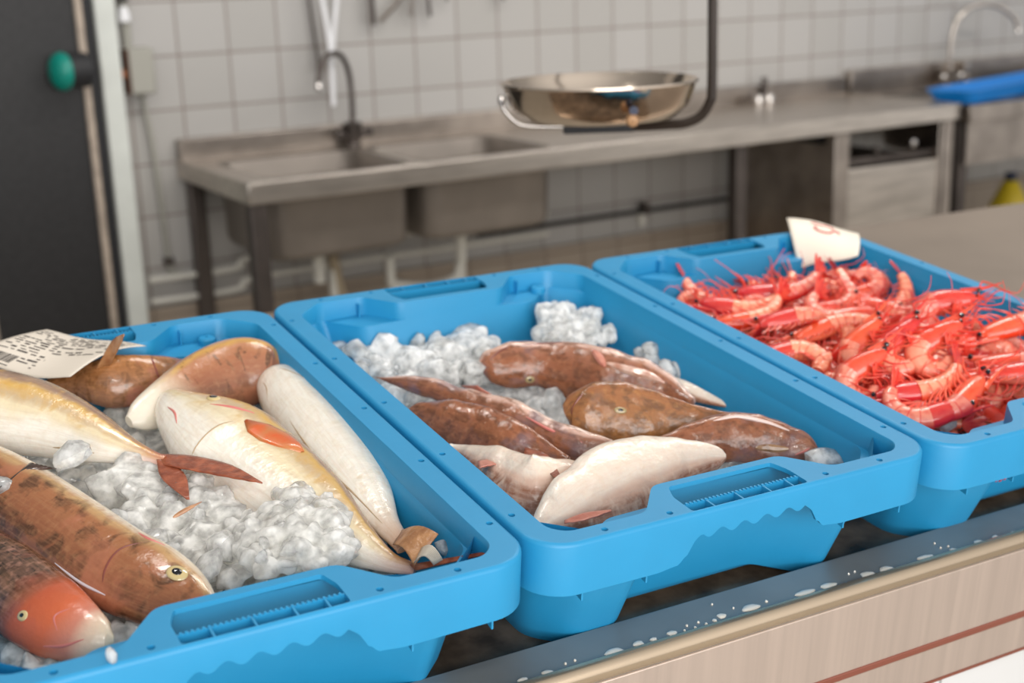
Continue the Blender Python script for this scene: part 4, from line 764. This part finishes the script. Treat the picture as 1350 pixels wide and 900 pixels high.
# ------------------------------------------------------------------ shrimp
def shrimp_mat(name, c1, c2, c3, seg=0):
    m = bpy.data.materials.new(name); m.use_nodes = True; n = m.node_tree; b = n.nodes['Principled BSDF']; L = n.links.new
    uv = n.nodes.new('ShaderNodeUVMap'); uv.uv_map = 'UVMap'; s = n.nodes.new('ShaderNodeSeparateXYZ'); L(uv.outputs[0], s.inputs[0])
    col = node_ramp(n, [(0, c1), (.35, c2), (.75, c2), (1, c3)], s.outputs['Y'])
    t = n.nodes.new('ShaderNodeTexCoord'); z = n.nodes.new('ShaderNodeTexNoise'); z.inputs['Scale'].default_value = 130; z.inputs['Detail'].default_value = 4; L(t.outputs['Object'], z.inputs['Vector'])
    oi = n.nodes.new('ShaderNodeObjectInfo')
    if seg:
        w_ = n.nodes.new('ShaderNodeMath'); w_.operation = 'MULTIPLY'; w_.inputs[1].default_value = seg; L(s.outputs['X'], w_.inputs[0])
        f = n.nodes.new('ShaderNodeMath'); f.operation = 'FRACT'; L(w_.outputs[0], f.inputs[0])
        r = node_ramp(n, [(0, (.8, .8, .8, 1)), (.10, (0, 0, 0, 1)), (.86, (0, 0, 0, 1)), (1, (.7, .7, .7, 1))], f.outputs[0])
        x = n.nodes.new('ShaderNodeMix'); x.data_type = 'RGBA'; L(r, x.inputs[0]); L(col, x.inputs[6]); x.inputs[7].default_value = hexc(218, 50, 36); col = x.outputs[2]
    x = n.nodes.new('ShaderNodeMix'); x.data_type = 'RGBA'; mr_ = n.nodes.new('ShaderNodeMapRange'); mr_.inputs['From Min'].default_value = .5; mr_.inputs['From Max'].default_value = .75; mr_.inputs['To Max'].default_value = .75
    L(z.outputs[0], mr_.inputs[0]); L(mr_.outputs[0], x.inputs[0]); L(col, x.inputs[6]); x.inputs[7].default_value = c1; col = x.outputs[2]
    hs = n.nodes.new('ShaderNodeHueSaturation'); q = n.nodes.new('ShaderNodeMapRange'); q.inputs['To Min'].default_value = .492; q.inputs['To Max'].default_value = .509; L(oi.outputs['Random'], q.inputs[0]); L(q.outputs[0], hs.inputs['Hue'])
    q = n.nodes.new('ShaderNodeMapRange'); q.inputs['To Min'].default_value = .8; q.inputs['To Max'].default_value = 1.08; L(oi.outputs['Random'], q.inputs[0]); L(q.outputs[0], hs.inputs['Value']); L(col, hs.inputs['Color']); col = hs.outputs[0]
    L(col, b.inputs['Base Color']); b.inputs['Roughness'].default_value = .28; b.inputs['Coat Weight'].default_value = .4; b.inputs['Coat Roughness'].default_value = .1
    b.inputs['Subsurface Weight'].default_value = .25; b.inputs['Subsurface Scale'].default_value = .005; b.inputs['Subsurface Radius'].default_value = (1, .35, .25)
    return m
SH_A = shrimp_mat('shrimp_shell', hexc(222, 56, 40), hexc(247, 150, 124), hexc(242, 116, 90), seg=6)
SH_C = shrimp_mat('shrimp_head_shell', hexc(212, 32, 24), hexc(228, 74, 54), hexc(242, 130, 102))
SH_R = mat('shrimp_tail_red', hexc(205, 26, 24), .3, coat=.4, noise_scale=120, col2=hexc(232, 84, 62))
SH_L = mat('shrimp_legs', hexc(238, 104, 76), .35, coat=.3, noise_scale=60, col2=hexc(222, 54, 40))
SH_N = mat('shrimp_antenna', hexc(226, 70, 56), .35)
def shrimp_curve(kind):
    tot = {0: 60, 1: 130, 2: 205}[kind]; L = .086; N = 40; p = Vector((.022, 0, 0)); a = PI + .05; pts = [p.copy()]; tn = []
    for i in range(N):
        s = i / N; da = 0 if s < .34 else math.radians(tot) / (N * .66) * (1.25 if s > .5 else .8)
        a += da; d = Vector((math.cos(a), math.sin(a), 0)); tn.append(d); p = p + d * (L / N); pts.append(p.copy())
    tn.append(tn[-1]); return pts, tn, N
def ring(c, t, h, w_, n=14, sq=.86):
    up = Vector((-t.y, t.x, 0)) * -1  # dorsal side
    out = []
    for k in range(n):
        a = 2 * PI * k / n; out.append(c + up * (h * math.cos(a)) + Vector((0, 0, w_ * math.sin(a))))
    return out
def uvring(m, start, nr, n, u0, u1):
    for i in range(nr):
        for k in range(n):
            d = abs((2 * PI * k / n + PI) % (2 * PI) - PI) / PI; m.uv[start + i * n + k] = (u0 + (u1 - u0) * i / max(1, nr - 1), d)
def build_shrimp(kind, seed):
    rn = random.Random(seed); pts, tn, N = shrimp_curve(kind)
    e_ = empty('shrimp', (0, 0, 0), 'red shrimp', 'shrimp')
    up = lambda i: Vector((-tn[i].y, tn[i].x, 0)) * -1
    i0 = int(N * .40); ab = MB(); R_ = []
    M_ = 48
    for j in range(M_ + 1):
        s = j / M_; x = i0 + (N - i0) * s; i = min(int(x), N - 1); f = x - i; c = pts[i].lerp(pts[i + 1], f); t = tn[i].lerp(tn[min(i + 1, N)], f).normalized()
        sg = (s * 6) % 1; rad = (.0106 * (1 - .52 * s ** 1.4)) * (1 + .09 * (1 - sg) - .04 * (sg > .88))
        R_.append(ring(c, t, rad, rad * .78))
    ab.loft(R_); uvring(ab, 0, M_ + 1, 14, 0, 1); ab.build('abdomen', SH_A, e_)
    ca = MB(); R_ = []
    for j in range(20):
        s = j / 19; x = (i0 + 1.2) * s; i = min(int(x), N - 1); f = x - i; c = pts[i].lerp(pts[i + 1], f); t = tn[i]
        rad = .0112 * (math.sin(PI * (.10 + .48 * s)) ** .7) * (1 if s > .08 else .75); R_.append(ring(c - up(i) * .0008, t, rad, rad * .74))
    ca.loft(R_); uvring(ca, 0, 20, 14, 0, 1)
    h = pts[0]; st = len(ca.v)
    ca.loft([ring(h + Vector((x, .0055 + y, 0)), Vector((-1, 0, 0)), r * 1.3, r, 8) for x, y, r in ((-.012, .001, .0022), (0, .0015, .0018), (.012, .0028, .0011), (.024, .006, .0003))]); uvring(ca, st, 4, 8, 0, .1)
    ca.build('head_shell', SH_C, e_)
    tf = MB(); p = pts[-1]; t = tn[-1]; u = Vector((-t.y, t.x, 0))
    for a in (-.75, -.35, 0, .35, .75):
        d = (t * math.cos(a) + Vector((0, 0, 1)) * math.sin(a) * .8 + u * math.sin(a) * .45).normalized(); b_ = Vector((0, 0, 1)).cross(d); b_ = (b_ * .5 + Vector((0, 0, .7))).normalized()
        rr = [[p + d * (l * .021) + b_ * (w_ * math.cos(q)) + d.cross(b_) * (.0006 * math.sin(q)) for q in (2 * PI * k / 8 for k in range(8))] for l, w_ in ((-.1, .001), (.2, .0026), (.6, .0036), (.9, .0026), (1.0, .0006))]
        tf.loft(rr)
    tf.build('tail_fan', SH_R, e_)
    for sgn in (-1, 1):
        ey = MB(); c = h + Vector((.003, .0035, sgn * .0052)); ey.lathe(c, [(.0002, -.0022), (.0016, -.0016), (.0023, 0), (.0016, .0016), (.0002, .0022)], 10); ey.build('eye', PUPIL, e_)
        an = MB(); z = sgn * .003; L = rn.uniform(.03, .06); yy = rn.uniform(-.5, .5); P = [h + Vector((.002, -.001, z))]
        for q in range(1, 9): f = q / 8; P.append(h + Vector((L * f * math.cos(yy * f), -.001 + L * f * math.sin(yy * f) * .8 + .012 * math.sin(f * 5 + sgn), z + sgn * .012 * f * rn.uniform(.7, 1.2))))
        an.tube(smooth_pts(P, 4), [.0008 - .0006 * i / 33 for i in range(33)], 5); an.build('antenna', SH_N, e_)
    lg = MB()
    for k in range(5):
        for sgn in (-1, 1):
            i = 3 + k * 3; b = pts[i] - up(i) * .006 + Vector((0, 0, sgn * .003)); L = rn.uniform(.013, .020); f0 = rn.uniform(-.5, 1.2)
            d1 = (-up(i) + Vector((.3 + f0 * .4, 0, sgn * .5))).normalized(); d2 = (-up(i) * .4 + Vector((.9, 0, sgn * .2))).normalized()
            lg.tube(smooth_pts([b, b + d1 * L * .5, b + d1 * L * .6 + d2 * L * .6], 3), [.0011, .0010, .001, .0009, .0008, .0006, .0003], 5)
    lg.build('legs', SH_L, e_)
    sw = MB()
    for k in range(5):
        for sgn in (-1, 1):
            i = i0 + 2 + k * 4; b = pts[min(i, N)] - up(min(i, N)) * .006 + Vector((0, 0, sgn * .003)); d = (-up(min(i, N)) - tn[min(i, N)] * .5 + Vector((0, 0, sgn * .3))).normalized()
            sw.tube([b, b + d * .006, b + d * .011], [.0014, .0012, .0004], 6, flat=.5)
    sw.build('swimmerets', SH_L, e_)
    fe = MB()
    for k in range(4):
        a = rn.uniform(-.6, .6); L = rn.uniform(.015, .03); P = [h + Vector((0, -.002, 0)) + Vector((L * f * math.cos(a), L * f * math.sin(a), .006 * (k - 1.5) * f)) for f in (0, .5, 1)]
        fe.tube(smooth_pts(P, 3), [.0009, .0008, .0007, .0006, .0005, .0004, .0002], 5)
    fe.build('feelers', SH_L, e_)
    return e_
PROTO = [build_shrimp(k, 20 + k * 3 + j) for k, j in ((0, 0), (1, 0), (1, 1), (2, 0), (2, 1))]
used = set()
def place_shrimp(c, alpha, flip, kind, label, group=None, tilt=.55, scale=1.0, spin=0.0, rnd=random, center=False):
    """c in the crate frame; alpha: head direction seen from the front; flip: belly on the other side"""
    v = (camC - c).normalized(); nn = (v * tilt + Vector((0, 0, 1)) * (1 - tilt)).normalized(); e2 = (-DN - nn * (-DN).dot(nn)).normalized(); e1 = e2.cross(nn)
    Bm = Matrix((e1, e2, nn)).transposed().to_4x4(); m = Matrix.Translation(c) @ Bm @ Matrix.Rotation(alpha, 4, 'Z') @ (Matrix.Rotation(PI, 4, 'X') if flip else IDM) @ Matrix.Rotation(spin, 4, 'X') @ Matrix.Scale(scale, 4)
    if center:
        q = shrimp_curve({0: 0, 1: 1, 2: 1, 3: 2, 4: 2}[kind])[0][12:]; mu = sum(q, Vector()) / len(q); m = m @ Matrix.Translation(-mu)
    pr_ = PROTO[kind]
    if kind not in used: used.add(kind); r = pr_
    else:
        r = pr_.copy(); link(r)
        for ch in pr_.children: q = ch.copy(); link(q); q.parent = r
    r.matrix_basis = MC @ m; r['label'] = label
    if group: r['group'] = group
    elif 'group' in r: del r['group']
    return r
R5 = random.Random(41); D = math.radians
key = [  # px, py, z, head direction, flip, kind, scale, label
    (1226, 472, -.006, 28, 0, 3, 1.08, 'tightly curled pink shrimp, rightmost of three curled side by side in the heap'),
    (1182, 472, -.010, 40, 0, 3, 1.05, 'curled pink shrimp in the middle of the pile, between two other curled shrimp'),
    (1136, 470, -.014, 42, 0, 4, 1.0, 'curled pale shrimp, leftmost of the three curled side by side'),
    (1130, 510, -.024, 30, 0, 4, 1.0, 'curled shrimp nearest the left rim of the right crate'),
    (1232, 418, -.012, 5, 0, 3, 1.08, 'big curled shrimp on top at the back right of the pile'),
    (1160, 430, -.012, 182, 1, 0, 1.05, 'orange shrimp lying straight with its legs to the left above the curled ones'),
    (1086, 410, -.018, 20, 1, 2, 1.0, 'curled shrimp at the back of the pile below the paper tag'),
    (1156, 402, -.022, 150, 1, 0, .95, 'shrimp with raised dark red tail at the back below the paper tag'),
    (1325, 435, -.006, 200, 0, 0, 1.1, 'large shrimp at the right edge with its red tail fan up against the wall'),
    (1322, 478, -.016, 185, 1, 1, 1.1, 'long feelered shrimp at the right with head to the left'),
    (1196, 540, -.030, 30, 1, 2, 1.0, 'curled shrimp in the near corner, wedged below a red head'),
    (1190, 520, -.024, 185, 0, 0, 1.0, 'bright red shrimp head lying across the near corner'),
    (1066, 470, -.022, 200, 1, 2, 1.0, 'shrimp with black eye beside the left rim'),
    (1004, 388, -.016, 175, 0, 0, 1.05, 'shrimp at the back left with red tail standing up'),
    (950, 405, -.022, 160, 0, 0, .95, 'leftmost thin shrimp reaching into the back left corner'),
    (1030, 420, -.016, 200, 1, 0, 1.0, 'straight shrimp pointing left across the left half of the pile'),
    (1075, 435, -.016, 215, 1, 0, 1.0, 'straight shrimp lying diagonally left of the curled ones'),
    (1280, 520, -.018, 60, 1, 1, 1.05, 'shrimp with tangled legs near the front right of the pile'),
    (1340, 490, -.012, 190, 1, 0, 1.1, 'red shrimp at the front right edge of the frame'),
    (1262, 505, -.022, 25, 0, 1, 1.0, 'shrimp tail stretched under the rightmost curled one'),
    (1112, 392, -.020, 185, 0, 2, .95, 'small orange shrimp poking up at the back edge of the pile'),
    (970, 425, -.026, 190, 0, 0, .95, 'thin shrimp low by the left rim at the back'),
    (1110, 440, -.018, 230, 0, 2, .95, 'curled shrimp half hidden left of the pale one'),
    (1095, 490, -.030, 60, 1, 3, .9, 'round curled shrimp half hidden behind the left rim')]
keyc = []
for k_ in key:
    c = Cp(k_[0], k_[1], k_[2]); keyc.append(c); place_shrimp(c, D(k_[3]), k_[4], k_[5] if k_[5] < 5 else 4, k_[7], None, .62 if k_[5] > 2 else .35, k_[6] * 1.2, R5.uniform(-.2, .2), center=k_[5] > 1)
def pile_h(x, y):
    """height of the shrimp heap over crate coordinates"""
    a = min(1, max(0, (x - .03) / .10)) * min(1, max(0, (.385 - x) / .08)); b = min(1, max(0, (.565 - y) / .10)) * min(1, max(0, (y - .04) / .10)); return -.064 + .034 * a * b
cnt = 0
fix = 0
for lay, n_, dz in ((0, 56, -.018), (1, 64, -.007)):
    tries = 0; put = []
    while len(put) < n_ and tries < 4000:
        tries += 1; x, y = R5.uniform(.075, .330), R5.uniform(.110, .500)
        if any((x - a) ** 2 + (y - b) ** 2 < .028 ** 2 for a, b in put): continue
        if lay and any((x + .4055 - q.x) ** 2 + (y - q.y) ** 2 < .034 ** 2 for q in keyc): continue
        put.append((x, y)); c = Vector((.4055 + x, y, pile_h(x, y) + dz + R5.uniform(-.003, .003)))
        edge = min(x - .03, .375 - x, y - .06, .55 - y)
        place_shrimp(c, R5.uniform(0, 2 * PI) if edge > .06 else D(180 + R5.uniform(-50, 50)), R5.random() < .5, R5.choice((0, 0, 1, 2, 3, 4)), 'red shrimp in the heap in the right crate', 'shrimp heaped in the right crate', R5.uniform(.15, .6), R5.uniform(.95, 1.15), R5.uniform(-.4, .4)); cnt += 1
# loose feelers standing out of the heap
for k, (a, b, c_, lab) in enumerate((((985, 378, -.012), (965, 358, -.006), (942, 342, .004), 'thin pink feeler standing up at the back left of the shrimp'),
        ((1004, 372, -.010), (1020, 350, 0), (1034, 328, .012), 'thin pink feeler pointing up towards the paper tag'),
        ((1010, 369, -.012), (1050, 367, -.010), (1100, 370, -.010), 'thin feeler lying along the back of the shrimp heap'))):
    P = smooth_pts([Cp(*a), Cp(*b), Cp(*c_)], 6); setp(MB().tube(P, [.0008 - .0004 * i / len(P) for i in range(len(P))], 6).build('shrimp_feeler', SH_N, None, MC), lab, 'feeler')
# ------------------------------------------------------------------ paper labels
PAPER = mat('label_paper', hexc(214, 204, 190), .6, noise_scale=10, noise_amt=.04); INK = mat('black_print', hexc(62, 56, 54), .6); REDI = mat('red_ink', hexc(196, 96, 92), .6); PAPER2 = mat('tag_paper', hexc(232, 222, 206), .6)
def sheet(c00, c10, c11, c01, h):
    return lambda u, v: (c00 * (1 - u) * (1 - v) + c10 * u * (1 - v) + c11 * u * v + c01 * (1 - u) * v) + h(u, v)
def sheet_mesh(S, n=24, m=24):
    b = MB(); b.add([S(i / n, j / m) for j in range(m + 1) for i in range(n + 1)], [(j * (n + 1) + i, j * (n + 1) + i + 1, (j + 1) * (n + 1) + i + 1, (j + 1) * (n + 1) + i) for j in range(m) for i in range(n)]); return b
S1 = sheet(Cp(-48, 470, .004), Cp(93, 498, -.004), Cp(193, 457, .002), Cp(62, 436, .004), lambda u, v: Vector((0, 0, .008 * math.sin(PI * v) * (.4 + .6 * u) - .006 * math.sin(PI * u) * (1 - v) + .0018 * math.sin(7 * u + 2 * v))))
pl = empty('paper_label', MC @ S1(.5, .5), 'printed white paper label curling over the back rim of the left crate', 'label', None, MC)
sheet_mesh(S1).build('paper', PAPER, pl, MC, solid=.0003)
RT_ = random.Random(5); tx = MB()
def mark(S, mb, u0, v0, u1, v1, lift=.0005, n=4):
    o = []; 
    for j in (v0, v1):
        for i in range(n + 1): o.append(S(u0 + (u1 - u0) * i / n, j) + Vector((0, -.0002, lift)))
    mb.add(o, [(i, i + 1, n + 2 + i, n + 1 + i) for i in range(n)])
for r in range(17):
    v = .06 + r * .053; u = .05 if v > .28 else .42; end = .95 if v > .40 else .50
    if v < .28 and r > 0: u = .36; end = .54
    while u < end:
        l = RT_.uniform(.02, .11)
        if RT_.random() < .72: mark(S1, tx, u, v, min(end, u + l), v + RT_.choice((.014, .018, .026)))
        u += l + RT_.uniform(.012, .05)
u = .08
while u < .34:
    l = RT_.choice((.004, .008, .012)); mark(S1, tx, u, .10, u + l, .24, n=1); u += l + RT_.choice((.004, .007))
mark(S1, tx, .06, .05, .36, .062)
tx.build('printed_text', INK, pl, MC)
def S2(u, v):
    """v: 0 hanging inside the crate .. 1 above the rim"""
    bot = Cp(1053 + 77 * u, 355 - 19 * u, .545 - .05 * u, 1); mid = Cp(1043 + 91 * u, 305 + 11 * u, .578 - .06 * u, 1); topp = Cp(1037 + 96 * u, 287 + 21 * u - 3 * math.sin(PI * u), .618 - .075 * u, 1)
    t = v; a = (1 - t) ** 2; b = 2 * t * (1 - t); c = t * t
    return bot * a + (mid * 2 - (bot + topp) * .5) * b + topp * c + Vector((0, .002 * math.sin(5 * u + 3 * v), .0015 * math.sin(6 * u)))
pt_ = empty('paper_tag', MC @ S2(.5, .5), 'small white paper tag with red handwriting over the back rim of the right crate', 'label', None, MC)
sheet_mesh(S2, 16, 16).build('paper', PAPER2, pt_, MC, solid=.0003)
def ink(pts, r=.0011):
    MB().tube(smooth_pts([S2(u, v) + Vector((0, -.0006, .0005)) for u, v in pts], 5), r, 6).build('handwriting', REDI, pt_, MC)
ink([(.30, .80), (.36, .84), (.43, .80), (.50, .84), (.58, .82), (.62, .78)]); ink([(.34, .66), (.37, .60), (.46, .57), (.55, .60), (.60, .68), (.65, .70), (.69, .64)], .0014); ink([(.36, .70), (.34, .64), (.38, .60)], .0016)
# ------------------------------------------------------------------ drops on the front strip
DROP = mat('milky_water', hexc(222, 216, 204), .2, coat=1, trans=.1)
sp = [(112, 667, 1.3), (184, 646, 1.5), (237, 618, .5), (265, 608, .5), (382, 582, 2.6), (455, 559, 1.5), (499, 546, 1), (554, 528, 1.4), (597, 505, .5), (590, 520, .5), (622, 511, .6), (631, 495, .5), (655, 500, .6), (680, 490, .9), (700, 476, 1.3), (735, 453, .4), (787, 451, 2.8), (833, 433, .6), (672, 442, .4), (950, 408, 3.2), (1018, 387, 2.6), (1132, 353, 2.2), (1188, 337, 2.3), (1077, 352, .4), (1095, 345, .4), (40, 692, 1.2)]
sp = [(640 + x / 2.25, 600 + y / 2.25, s) for x, y, s in sp] + [(1220, 735, 2.8), (1257, 725, 1.2), (1291, 715, 1.9), (1313, 708, 1.3), (1336, 702, .9), (1240, 722, .4), (1250, 720, .4), (1232, 716, .4)]
for i, (x, y, s) in enumerate(sp):
    c = Cp(x, y, -.1188); s *= .0022; m = MB(); rr = [1 + .15 * math.sin(3 * k / 16 * 2 * PI + i) for k in range(16)]
    m.loft([[c + Vector((s * (1.5 if s > .002 else 1) * f * rr[k] * math.cos(2 * PI * k / 16), min(s, .0036) * 1.25 * f * math.sin(2 * PI * k / 16), h)) for k in range(16)] for f, h in ((1, -.0003), (.98, .0003), (.8, .0009), (.4, .0012), (.05, .0013))])
    setp(m.build('water_drop', DROP, None, MC), 'milky water drop on the dark steel strip in front of the crates', 'drop', 'drops on the front strip')
